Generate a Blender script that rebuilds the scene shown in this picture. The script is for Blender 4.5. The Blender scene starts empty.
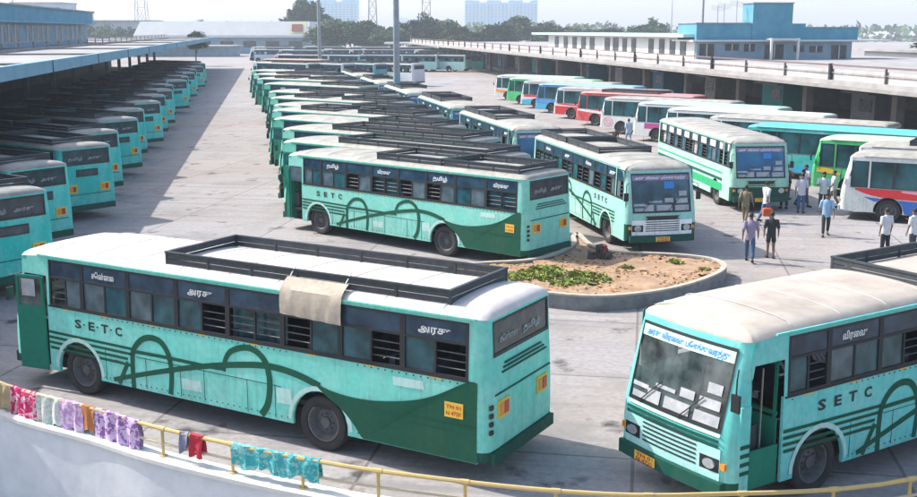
import bpy, math, random
from mathutils import Vector, Matrix
R = math.radians
rng = random.Random(7)
sc = bpy.context.scene
col = sc.collection
HAZE = .00045; SUN = 3.4; SKY = .15; EXPO = .98

# ------------------------------------------------------------------ materials
def nodes_of(name):
    m = bpy.data.materials.new(name); m.use_nodes = True
    nt = m.node_tree; b = nt.nodes['Principled BSDF']
    return m, nt, b

def mat(name, rgb, rough=.6, metal=0., var=0., scale=3., rgb2=None, bump=0., spec=.5, coord='Object'):
    m, nt, b = nodes_of(name)
    b.inputs['Roughness'].default_value = rough; b.inputs['Metallic'].default_value = metal
    b.inputs['Specular IOR Level'].default_value = spec
    if var > 0 or rgb2 or bump:
        tc = nt.nodes.new('ShaderNodeTexCoord'); n = nt.nodes.new('ShaderNodeTexNoise')
        n.inputs['Scale'].default_value = scale; n.inputs['Detail'].default_value = 6; n.inputs['Roughness'].default_value = .65
        nt.links.new(tc.outputs[coord], n.inputs['Vector'])
        r = nt.nodes.new('ShaderNodeValToRGB'); r.color_ramp.elements[0].position = .3; r.color_ramp.elements[1].position = .7
        c2 = rgb2 or tuple(c*(1-var) for c in rgb)
        r.color_ramp.elements[0].color = (*c2, 1); r.color_ramp.elements[1].color = (*rgb, 1)
        nt.links.new(n.outputs['Fac'], r.inputs['Fac']); nt.links.new(r.outputs['Color'], b.inputs['Base Color'])
        if bump:
            bp = nt.nodes.new('ShaderNodeBump'); bp.inputs['Strength'].default_value = bump; bp.inputs['Distance'].default_value = .05
            nt.links.new(n.outputs['Fac'], bp.inputs['Height']); nt.links.new(bp.outputs['Normal'], b.inputs['Normal'])
    else:
        b.inputs['Base Color'].default_value = (*rgb, 1)
    return m

def paint_mat(name, rough=.42, dirt=.35, base=None, fade=0.):
    """worn enamel whose colour is the object's own colour (or base), with dust and streaks"""
    m, nt, b = nodes_of(name); b.inputs['Specular IOR Level'].default_value = .3
    N = nt.nodes.new; Lk = nt.links.new
    tc = N('ShaderNodeTexCoord')
    if base is None:
        oi = N('ShaderNodeObjectInfo'); csrc = oi.outputs['Color']
    else:
        rg = N('ShaderNodeRGB'); rg.outputs[0].default_value = (*base, 1); csrc = rg.outputs[0]
    mp = N('ShaderNodeMapping'); mp.inputs['Scale'].default_value = (1.6, 1.6, .45)
    n1 = N('ShaderNodeTexNoise'); n1.inputs['Scale'].default_value = 1.6; n1.inputs['Detail'].default_value = 8; n1.inputs['Roughness'].default_value = .7
    Lk(tc.outputs['Object'], mp.inputs['Vector']); Lk(mp.outputs['Vector'], n1.inputs['Vector'])
    r1 = N('ShaderNodeValToRGB'); r1.color_ramp.elements[0].position = .38; r1.color_ramp.elements[1].position = .72
    Lk(n1.outputs['Fac'], r1.inputs['Fac'])
    sx = N('ShaderNodeSeparateXYZ'); Lk(tc.outputs['Object'], sx.inputs['Vector'])
    mr = N('ShaderNodeMapRange'); mr.inputs['From Min'].default_value = 1.3; mr.inputs['From Max'].default_value = .35
    mr.inputs['To Min'].default_value = .25; mr.inputs['To Max'].default_value = 1.
    Lk(sx.outputs['Z'], mr.inputs['Value'])
    mu = N('ShaderNodeMath'); mu.operation = 'MULTIPLY'; Lk(r1.outputs['Color'], mu.inputs[0]); Lk(mr.outputs['Result'], mu.inputs[1])
    mu2 = N('ShaderNodeMath'); mu2.operation = 'MULTIPLY'; mu2.inputs[1].default_value = dirt; Lk(mu.outputs[0], mu2.inputs[0])
    mx = N('ShaderNodeMix'); mx.data_type = 'RGBA'
    Lk(mu2.outputs[0], mx.inputs['Factor']); Lk(csrc, mx.inputs[6]); mx.inputs[7].default_value = (.15, .13, .10, 1)
    n2 = N('ShaderNodeTexNoise'); n2.inputs['Scale'].default_value = 9; n2.inputs['Detail'].default_value = 5; Lk(tc.outputs['Object'], n2.inputs['Vector'])
    # sun-faded patches and fine vertical streaks
    n3 = N('ShaderNodeTexNoise'); n3.inputs['Scale'].default_value = .9; n3.inputs['Detail'].default_value = 9; n3.inputs['Roughness'].default_value = .75; Lk(tc.outputs['Object'], n3.inputs['Vector'])
    r3 = N('ShaderNodeValToRGB'); r3.color_ramp.elements[0].position = .46; r3.color_ramp.elements[1].position = .70; Lk(n3.outputs['Fac'], r3.inputs['Fac'])
    ml = N('ShaderNodeMath'); ml.operation = 'MULTIPLY'; ml.inputs[1].default_value = fade; Lk(r3.outputs['Color'], ml.inputs[0])
    mf = N('ShaderNodeMix'); mf.data_type = 'RGBA'; Lk(ml.outputs[0], mf.inputs['Factor']); Lk(mx.outputs[2], mf.inputs[6]); mf.inputs[7].default_value = (.60, .78, .72, 1)
    m5 = N('ShaderNodeMapping'); m5.inputs['Scale'].default_value = (7, 7, .5); Lk(tc.outputs['Object'], m5.inputs['Vector'])
    n5 = N('ShaderNodeTexNoise'); n5.inputs['Scale'].default_value = 1.5; n5.inputs['Detail'].default_value = 6; Lk(m5.outputs['Vector'], n5.inputs['Vector'])
    r5 = N('ShaderNodeValToRGB'); r5.color_ramp.elements[0].position = .55; r5.color_ramp.elements[1].position = .78; Lk(n5.outputs['Fac'], r5.inputs['Fac'])
    ms = N('ShaderNodeMath'); ms.operation = 'MULTIPLY'; ms.inputs[1].default_value = dirt*.9; Lk(r5.outputs['Color'], ms.inputs[0])
    mg = N('ShaderNodeMix'); mg.data_type = 'RGBA'; Lk(ms.outputs[0], mg.inputs['Factor']); Lk(mf.outputs[2], mg.inputs[6]); mg.inputs[7].default_value = (.12, .13, .11, 1)
    hs = N('ShaderNodeHueSaturation'); Lk(mg.outputs[2], hs.inputs['Color'])
    mr2 = N('ShaderNodeMapRange'); mr2.inputs['To Min'].default_value = .78; mr2.inputs['To Max'].default_value = 1.2; Lk(n2.outputs['Fac'], mr2.inputs['Value'])
    Lk(mr2.outputs['Result'], hs.inputs['Value']); Lk(hs.outputs['Color'], b.inputs['Base Color'])
    mr3 = N('ShaderNodeMapRange'); mr3.inputs['To Min'].default_value = rough-.1; mr3.inputs['To Max'].default_value = rough+.3
    Lk(r1.outputs['Color'], mr3.inputs['Value']); Lk(mr3.outputs['Result'], b.inputs['Roughness'])
    bp = N('ShaderNodeBump'); bp.inputs['Strength'].default_value = .28; bp.inputs['Distance'].default_value = .04
    Lk(n1.outputs['Fac'], bp.inputs['Height']); Lk(bp.outputs['Normal'], b.inputs['Normal'])
    return m

M = {}
M['paint'] = paint_mat('bus_paint', .45, .40, None, .30)
M['roofpaint'] = mat('roof_paint', (.44, .42, .37), .7, 0, 0, 1.9, (.22, .21, .18), .3)
M['green'] = paint_mat('dark_green_paint', .62, .15, (.001, .085, .045))
M['deepgreen'] = paint_mat('door_green_paint', .55, .08, (.003, .19, .12))
M['skirt'] = paint_mat('skirt_green_paint', .62, .10, (.001, .075, .052))
M['pale'] = paint_mat('pale_mint_paint', .45, .3, (.50, .74, .68))
M['mint'] = paint_mat('mint_stripe_paint', .5, .2, (.01, .36, .14))
M['whitepaint'] = paint_mat('white_paint', .4, .3, (.74, .74, .73))
M['redpaint'] = paint_mat('red_paint', .4, .25, (.62, .03, .035))
M['bluepaint'] = paint_mat('blue_paint', .4, .25, (.03, .13, .45))
M['cyanpaint'] = paint_mat('cyan_paint', .4, .25, (.05, .40, .62))
M['magenta'] = paint_mat('magenta_paint', .4, .25, (.42, .06, .24))
M['pink'] = paint_mat('pink_paint', .4, .25, (.72, .30, .36))
M['lime'] = paint_mat('lime_paint', .4, .2, (.30, .65, .08))
M['orange'] = paint_mat('orange_paint', .4, .2, (.75, .28, .06))
M['yellow'] = paint_mat('yellow_paint', .4, .2, (.80, .55, .05))
M['black'] = mat('black_trim', (.012, .013, .015), .5)
M['rub'] = mat('tyre_rubber', (.035, .034, .034), .85, 0, .4, 9, None, .2)
M['rim'] = mat('wheel_rim', (.13, .13, .13), .6, .2, .5, 8)
M['under'] = mat('underbody', (.018, .017, .016), .9)
M['inner'] = mat('bus_interior', (.05, .06, .06), .8)
M['seat'] = mat('seat_cloth', (.035, .05, .09), .9, 0, .5, 4)
M['rack'] = mat('rack_steel', (.05, .062, .072), .65, .0, .5, 7)
M['alu'] = mat('aluminium_trim', (.35, .36, .37), .45, .7, .3, 10)
M['frame'] = mat('window_frame', (.015, .018, .022), .55)
M['lamp'] = mat('lamp_glass', (.50, .55, .56), .1, .3, .4, 12)
M['amber'] = mat('amber_lamp', (.75, .25, .02), .25)
M['redlamp'] = mat('red_lamp', (.45, .02, .02), .25)
M['plate'] = mat('number_plate', (.80, .52, .06), .5)
M['white'] = mat('white_lettering', (.80, .80, .78), .6)
M['ink'] = mat('dark_lettering', (.02, .03, .03), .6)
M['cream'] = mat('cream_sticker', (.72, .66, .40), .6)
M['paper'] = mat('paper_stickers', (.50, .50, .50), .7, 0, 0, 5, (.28, .30, .33))
M['purple'] = mat('destination_band', (.33, .25, .42), .6, 0, .5, 9)
M['bluestick'] = mat('blue_sticker', (.03, .22, .60), .5)
M['curtain'] = mat('curtain_cloth', (.62, .62, .60), .9, 0, .35, 6)

def glass_pane(name, rgb, rgb2, rough=.12, scale=2.5):
    m, nt, b = nodes_of(name)
    tc = nt.nodes.new('ShaderNodeTexCoord'); n = nt.nodes.new('ShaderNodeTexNoise'); n.inputs['Scale'].default_value = scale
    n.inputs['Detail'].default_value = 5
    nt.links.new(tc.outputs['Object'], n.inputs['Vector'])
    r = nt.nodes.new('ShaderNodeValToRGB'); r.color_ramp.elements[0].position = .38; r.color_ramp.elements[1].position = .64
    r.color_ramp.elements[0].color = (*rgb, 1); r.color_ramp.elements[1].color = (*rgb2, 1)
    nt.links.new(n.outputs['Fac'], r.inputs['Fac']); nt.links.new(r.outputs['Color'], b.inputs['Base Color'])
    b.inputs['Roughness'].default_value = rough; b.inputs['Specular IOR Level'].default_value = .5
    return m
M['pane'] = glass_pane('window_glass', (.010, .05, .065), (.035, .13, .16))
M['pane2'] = glass_pane('sky_pale_glass', (.05, .085, .10), (.13, .19, .22), .3)  # paler pane colour stands in for sky reflected in the glass
M['qglass'] = glass_pane('quarter_glass', (.008, .03, .06), (.03, .08, .13), .25)
M['rearglass'] = glass_pane('rear_glass', (.02, .035, .045), (.06, .09, .10), .2)
M['coachglass'] = glass_pane('coach_glass', (.010, .03, .035), (.03, .12, .14), .12, .8)
M['blueglass'] = glass_pane('blue_windscreen', (.015, .08, .17), (.03, .20, .38), .12, .9)
def clear_glass():
    m, nt, b = nodes_of('windscreen_glass')
    out = nt.nodes['Material Output']; tr = nt.nodes.new('ShaderNodeBsdfTransparent'); tr.inputs[0].default_value = (.60, .68, .68, 1)
    gl = nt.nodes.new('ShaderNodeBsdfGlossy'); gl.inputs['Roughness'].default_value = .04
    fr = nt.nodes.new('ShaderNodeFresnel'); fr.inputs[0].default_value = 1.5
    mx = nt.nodes.new('ShaderNodeMixShader'); nt.links.new(fr.outputs[0], mx.inputs[0]); nt.links.new(tr.outputs[0], mx.inputs[1]); nt.links.new(gl.outputs[0], mx.inputs[2])
    df = nt.nodes.new('ShaderNodeBsdfDiffuse'); df.inputs[0].default_value = (.50, .60, .60, 1)  # pale diffuse layer: dust, plus sky reflection put into the colour
    tc = nt.nodes.new('ShaderNodeTexCoord'); n = nt.nodes.new('ShaderNodeTexNoise'); n.inputs['Scale'].default_value = 2.2; n.inputs['Detail'].default_value = 6; nt.links.new(tc.outputs['Object'], n.inputs['Vector'])
    mr = nt.nodes.new('ShaderNodeMapRange'); mr.inputs['From Min'].default_value = .35; mr.inputs['From Max'].default_value = .7; mr.inputs['To Min'].default_value = .02; mr.inputs['To Max'].default_value = .24; nt.links.new(n.outputs['Fac'], mr.inputs['Value'])
    m2 = nt.nodes.new('ShaderNodeMixShader'); nt.links.new(mr.outputs['Result'], m2.inputs[0]); nt.links.new(mx.outputs[0], m2.inputs[1]); nt.links.new(df.outputs[0], m2.inputs[2])
    nt.links.new(m2.outputs[0], out.inputs['Surface']); nt.nodes.remove(b)
    return m
M['clear'] = clear_glass()

# ------------------------------------------------------------------ mesh helpers
class MB:
    def __init__(s): s.v = []; s.f = []; s.m = []
    def add(s, vs, fs, mi=0):
        o = len(s.v); s.v += [tuple(v) for v in vs]
        for f in fs: s.f.append(tuple(i+o for i in f)); s.m.append(mi)
        return s
    def quad(s, a, b, c, d, mi=0): return s.add([a, b, c, d], [(0, 1, 2, 3)], mi)
    def box(s, x0, x1, y0, y1, z0, z1, mi=0):
        x0, x1 = min(x0, x1), max(x0, x1); y0, y1 = min(y0, y1), max(y0, y1); z0, z1 = min(z0, z1), max(z0, z1)
        return s.add([(x0,y0,z0),(x1,y0,z0),(x1,y1,z0),(x0,y1,z0),(x0,y0,z1),(x1,y0,z1),(x1,y1,z1),(x0,y1,z1)],
                     [(3,2,1,0),(4,5,6,7),(0,1,5,4),(1,2,6,5),(2,3,7,6),(3,0,4,7)], mi)
    def obox(s, p, u, v, w, mi=0):
        """box from corner p with edge vectors u v w"""
        p, u, v, w = map(Vector, (p, u, v, w))
        return s.add([p, p+u, p+u+v, p+v, p+w, p+u+w, p+u+v+w, p+v+w], [(3,2,1,0),(4,5,6,7),(0,1,5,4),(1,2,6,5),(2,3,7,6),(3,0,4,7)], mi)
    def tube(s, pts, r, n=8, mi=0, cap=True):
        pts = [Vector(p) for p in pts]; rs = r if isinstance(r, (list, tuple)) else [r]*len(pts)
        o = len(s.v); up = None
        for i, p in enumerate(pts):
            t = (pts[min(i+1, len(pts)-1)]-pts[max(i-1, 0)]).normalized()
            if up is None: up = t.orthogonal().normalized()
            up = (up-t*up.dot(t)); up = up.normalized() if up.length > 1e-6 else t.orthogonal().normalized()
            w = t.cross(up)
            for k in range(n):
                a = 2*math.pi*k/n; s.v.append(tuple(p+(up*math.cos(a)+w*math.sin(a))*rs[i]))
        for i in range(len(pts)-1):
            for k in range(n):
                k2 = (k+1) % n
                s.f.append((o+i*n+k, o+i*n+k2, o+(i+1)*n+k2, o+(i+1)*n+k)); s.m.append(mi)
        if cap:
            s.f.append(tuple(o+k for k in reversed(range(n)))); s.m.append(mi)
            s.f.append(tuple(o+(len(pts)-1)*n+k for k in range(n))); s.m.append(mi)
        return s
    def lathe_y(s, prof, c, n=28, mi=0):
        """profile (radius, y offset) turned about the y axis through c"""
        o = len(s.v); k = len(prof)
        for i in range(n):
            a = 2*math.pi*i/n
            for r, y in prof: s.v.append((c[0]+r*math.cos(a), c[1]+y, c[2]+r*math.sin(a)))
        for i in range(n):
            for j in range(k-1):
                i2 = (i+1) % n
                s.f.append((o+i*k+j, o+i*k+j+1, o+i2*k+j+1, o+i2*k+j)); s.m.append(mi)
        return s
    def prism(s, poly, z0, z1, mi=0, mtop=None):
        n = len(poly); o = len(s.v)
        s.v += [(x, y, z0) for x, y in poly]+[(x, y, z1) for x, y in poly]
        s.f.append(tuple(o+i for i in reversed(range(n)))); s.m.append(mi)
        s.f.append(tuple(o+n+i for i in range(n))); s.m.append(mi if mtop is None else mtop)
        for i in range(n):
            j = (i+1) % n; s.f.append((o+i, o+j, o+n+j, o+n+i)); s.m.append(mi)
        return s
    def build(s, name, mats, parent=None, smooth=False, color=None, sharp=35):
        me = bpy.data.meshes.new(name); me.from_pydata(s.v, [], s.f)
        if not isinstance(mats, (list, tuple)): mats = [mats]
        for m in mats: me.materials.append(m)
        me.polygons.foreach_set('material_index', s.m)
        if smooth:
            me.polygons.foreach_set('use_smooth', [True]*len(s.f)); me.set_sharp_from_angle(angle=R(sharp))
        me.update()
        o = bpy.data.objects.new(name, me); col.objects.link(o)
        if parent is not None: o.parent = parent
        if color: o.color = (*color, 1)
        return o

def tag(o, label=None, cat=None, group=None, kind=None):
    if label: o['label'] = label
    if cat: o['category'] = cat
    if group: o['group'] = group
    if kind: o['kind'] = kind
    return o
def thing(name, label, cat, loc=(0, 0, 0), rot=0, group=None):
    o = bpy.data.objects.new(name, None); o.empty_display_size = .3; col.objects.link(o)
    o.location = loc; o.rotation_euler = (0, 0, rot); return tag(o, label, cat, group)
def kids(o): return [c for c in bpy.data.objects if c.parent == o]
KC = {}
def copy_tree(o, parent=None, keep=None):
    if o.name not in KC: KC[o.name] = kids(o)
    c = o.copy(); col.objects.link(c)
    if parent is not None: c.parent = parent
    for ch in KC[o.name]:
        if keep and ch.name.split('.')[0] not in keep: continue
        copy_tree(ch, c, keep)
    return c
def recolor(root, color, names=('body', 'side_panel')):
    for ch in root.children_recursive:
        if ch.name.split('.')[0] in names: ch.color = (*color, 1)

TXT = {}
def text_data(s, size, bold=0.):
    """vertices/faces of a line of text in the xy plane, left aligned at the origin"""
    k = (s, size, bold)
    if k in TXT: return TXT[k]
    cu = bpy.data.curves.new('t', 'FONT'); cu.body = s; cu.size = size; cu.resolution_u = 2; cu.offset = bold
    ob = bpy.data.objects.new('t', cu); col.objects.link(ob)
    dg = bpy.context.evaluated_depsgraph_get(); me = bpy.data.meshes.new_from_object(ob.evaluated_get(dg))
    v = [tuple(p.co) for p in me.vertices]; f = [tuple(p.vertices) for p in me.polygons]
    bpy.data.objects.remove(ob); bpy.data.curves.remove(cu); bpy.data.meshes.remove(me)
    TXT[k] = (v, f); return v, f
def text_on(mb, s, size, org, ux, uy, mi=0, bold=0., width=None):
    v, f = text_data(s, size, bold)
    if not v: return
    sx = 1.
    if width: sx = width/max(1e-3, max(p[0] for p in v))
    org, ux, uy = Vector(org), Vector(ux), Vector(uy)
    mb.add([org+ux*(p[0]*sx)+uy*p[1] for p in v], f, mi)

# ------------------------------------------------------------------ bus body
PIL = [-1.2, -2.15, -3.43, -4.70, -5.97, -7.24, -8.50, -9.77, -11.03]
W2 = 1.25
def shell(L, levels, belt, wtop, is_open, mi_of, roofz, xs, front_lo, front_hi, front_y, rear_lo, rear_hi, rear_y, rake=.35, droop=.09):
    """body as stacked rounded-rectangle rings; openings are left out"""
    rings = []
    arc = [R(22), R(45), R(68)]
    def ring(z, inset, xin):
        t = min(1, max(0, (z-1.25)/(2.75-1.25)))
        xf0 = -rake*t; xr0 = -L+.05*t
        xf = xf0-xin; xr = xr0+xin; w = W2-inset-.05*t; r = min(.2, w*.45)
        pts = []; bul = .07
        sc_ = (xf-r-(xr+r))/((xf0-.2)-(xr0+.2)) if xin > 0 else 1
        fy = [0, .55, front_y]
        for y in fy:
            yy = min(y, w-r) if w > .9 else y/front_y*(w-r); pts.append((xf+bul*(1-(yy/w)**2), yy, ('F', y)))
        for a in arc: pts.append((xf-r+r*math.cos(a), w-r+r*math.sin(a), ('FC', 0)))
        pts.append((xf-r, w, ('S', 0)))
        for x in xs:
            xx = x if xin == 0 else (xf-r)+(x-(xf0-.2))*sc_
            pts.append((xx, w, ('S', x)))
        pts.append((xr+r, w, ('S', -L+.2)))
        for a in reversed(arc): pts.append((xr+r-r*math.cos(a), w-r+r*math.sin(a), ('RC', 0)))
        for y in (rear_y, .5, 0):
            yy = min(y, w-r) if w > .9 else y/rear_y*(w-r); pts.append((xr, yy, ('B', y)))
        half = pts; n = len(half)
        other = [(x, -y, tg) for x, y, tg in reversed(half[1:-1])]
        full = half+other; out = []
        for x, y, tg in full:
            zz = z
            if z > 2.5:
                d = max(0, 1-(xf0-x)/1.6); zz = z-droop*d*d*min(1, (z-2.5)/.3)
                d2 = max(0, 1-(x-xr0)/.8); zz -= .03*d2*d2
            out.append((x, y, zz))
        return out, n
    specs = [(z, 0, 0) for z in levels]+[(roofz+.055, .05, .03), (roofz+.10, .15, .09), (roofz+.14, .38, .2), (roofz+.165, .75, .4), (roofz+.175, 1.08, .6)]
    for s_ in specs: rg, half = ring(*s_); rings.append(rg)
    n = len(rings[0]); mb = MB()
    for rg in rings: mb.v += rg
    nlev = len(levels)
    for i in range(len(rings)-1):
        za = levels[i] if i < nlev else 9; zb = levels[i+1] if i+1 < nlev else 9
        for j in range(n):
            j2 = (j+1) % n
            a, b = rings[0][j], rings[0][j2]
            ym = (a[1]+b[1])/2; xm = (a[0]+b[0])/2
            kind = 'side' if abs(abs(a[1])-abs(b[1])) < .002 and abs(ym) > 1.1 else ('front' if xm > -L/2 else 'rear')
            if i+1 < nlev and is_open(kind, xm, ym, za, zb, a, b): continue
            mb.f.append((i*n+j, i*n+j2, (i+1)*n+j2, (i+1)*n+j)); mb.m.append(mi_of(kind, xm, ym, za, zb) if i < nlev-1 else 1)
    o = (len(rings)-1)*n
    for k in range(half-1):
        a = o+k; b = o+k+1; c = o+(n-k-1) % n; d = o+(n-k) % n
        if k == 0: mb.f.append((a, b, c)); mb.m.append(1)
        elif k == half-2: mb.f.append((a, b, d)); mb.m.append(1)
        else: mb.f.append((a, b, c, d)); mb.m.append(1)
    return mb, rings

def side_pt(x, z, sd, off=0.):
    t = min(1, max(0, (z-1.25)/1.5)); return (x, sd*(W2-.05*t+off), z)
def poly_side(mb, pts, sd, off, mi=0):
    vs = [side_pt(x, z, sd, off) for x, z in pts]
    area = sum(pts[i][0]*pts[(i+1) % len(pts)][1]-pts[(i+1) % len(pts)][0]*pts[i][1] for i in range(len(pts)))
    f = tuple(range(len(vs)))
    if (area > 0) == (sd > 0): f = f[::-1]
    mb.add(vs, [f], mi)
def smooth_path(pts, n=5):
    out = []
    P_ = [pts[0]]+list(pts)+[pts[-1]]
    for i in range(1, len(P_)-2):
        p0, p1, p2, p3 = P_[i-1:i+3]
        for k in range(n):
            t = k/n
            out.append(tuple(.5*((2*p1[d])+(-p0[d]+p2[d])*t+(2*p0[d]-5*p1[d]+4*p2[d]-p3[d])*t*t+(-p0[d]+3*p1[d]-3*p2[d]+p3[d])*t**3) for d in (0, 1)))
    out.append(tuple(pts[-1])); return out
def stroke(mb, pts, w, sd, off, mi=0, sm=True):
    p = smooth_path(pts) if sm else pts; ws = w if isinstance(w, (list, tuple)) else [w, w]
    L_, R_ = [], []
    for i in range(len(p)):
        a = p[max(i-1, 0)]; b = p[min(i+1, len(p)-1)]; dx, dz = b[0]-a[0], b[1]-a[1]; l = math.hypot(dx, dz) or 1
        t = i/(len(p)-1); ww = (ws[0]*(1-t)+ws[-1]*t)/2
        L_.append((p[i][0]-dz/l*ww, p[i][1]+dx/l*ww)); R_.append((p[i][0]+dz/l*ww, p[i][1]-dx/l*ww))
    for i in range(len(p)-1): poly_side(mb, [L_[i], L_[i+1], R_[i+1], R_[i]], sd, off, mi)

def lower_panel(L, sd, wheels, belt, x0, x1, zb=.42, R0=.60):
    pts = [(x0, belt), (x0, zb)]
    for wx in wheels:
        a0 = math.asin((.5-zb)/R0)
        if wx+R0 > x0: continue
        for k in range(13):
            a = -a0+(math.pi+2*a0)*k/12
            pts.append((wx+R0*math.cos(a), .5+(R0+.02)*math.sin(a)*1.))
    pts += [(x1, zb), (x1, belt)]
    mb = MB(); m = len(pts)
    vo = [side_pt(x, z, sd, 0) for x, z in pts]; vi = [side_pt(x, z, sd, -.05) for x, z in pts]
    f = tuple(range(m)); f = f if sd > 0 else f[::-1]
    mb.add(vo, [f], 0)
    mb.add(vo+vi, [((i+1) % m, i, m+i, m+(i+1) % m) if sd > 0 else (i, (i+1) % m, m+(i+1) % m, m+i) for i in range(m)], 0)
    return mb

def wheel(root, x, y):
    s = 1 if y > 0 else -1
    t = MB().lathe_y([(.30, -.1*s), (.34, .0), (.36, .10*s), (.44, .125*s), (.49, .11*s), (.505, .07*s), (.505, -.1*s), (.46, -.14*s), (.30, -.14*s)], (x, y-.15*s, .505), 28)
    w = t.build('wheel', M['rub'], root, True)
    rm = MB().lathe_y([(.0, .03*s), (.10, .035*s), (.11, .0), (.16, -.02*s), (.24, -.04*s), (.27, .02*s), (.31, .085*s), (.345, .09*s), (.35, .0)], (x, y-.15*s, .505), 24)
    for k in range(8):
        a = k*math.pi/4; cx, cz = x+.15*math.cos(a), .505+.15*math.sin(a)
        rm.tube([(cx, y-.17*s, cz), (cx, y-.13*s, cz)], .014, 5)
    rm.build('rim', M['rim'], w, True)

def roof_rack(root, x0, x1, roofz, hw=.98, h=.20):
    mb = MB(); zb = roofz+.12
    for k in range(2):
        z = zb+.005+k*(h)/2; hh = h/2-.012
        for s in (-1, 1): mb.box(x0, x1, s*hw-.015, s*hw+.015, z, z+hh)
        for x in (x0, x1): mb.box(x-.0149, x+.0149, -hw-.012, hw+.012, z+.002, z+hh-.002)
    for s in (-1, 1): mb.box(x0-.02, x1+.02, s*hw-.03, s*hw+.03, zb+h, zb+h+.035)
    for x in (x0, x1): mb.box(x-.031, x+.031, -hw-.031, hw+.031, zb+h+.002, zb+h+.037)
    n = max(2, round(abs(x1-x0)/1.05))
    for k in range(n+1):
        x = x0+(x1-x0)*k/n
        for s in (-1, 1): mb.box(x-.022, x+.022, s*hw-.024, s*hw+.024, zb-.13, zb+h-.002)
    mb.build('roof_rack', M['rack'], root)

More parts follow.
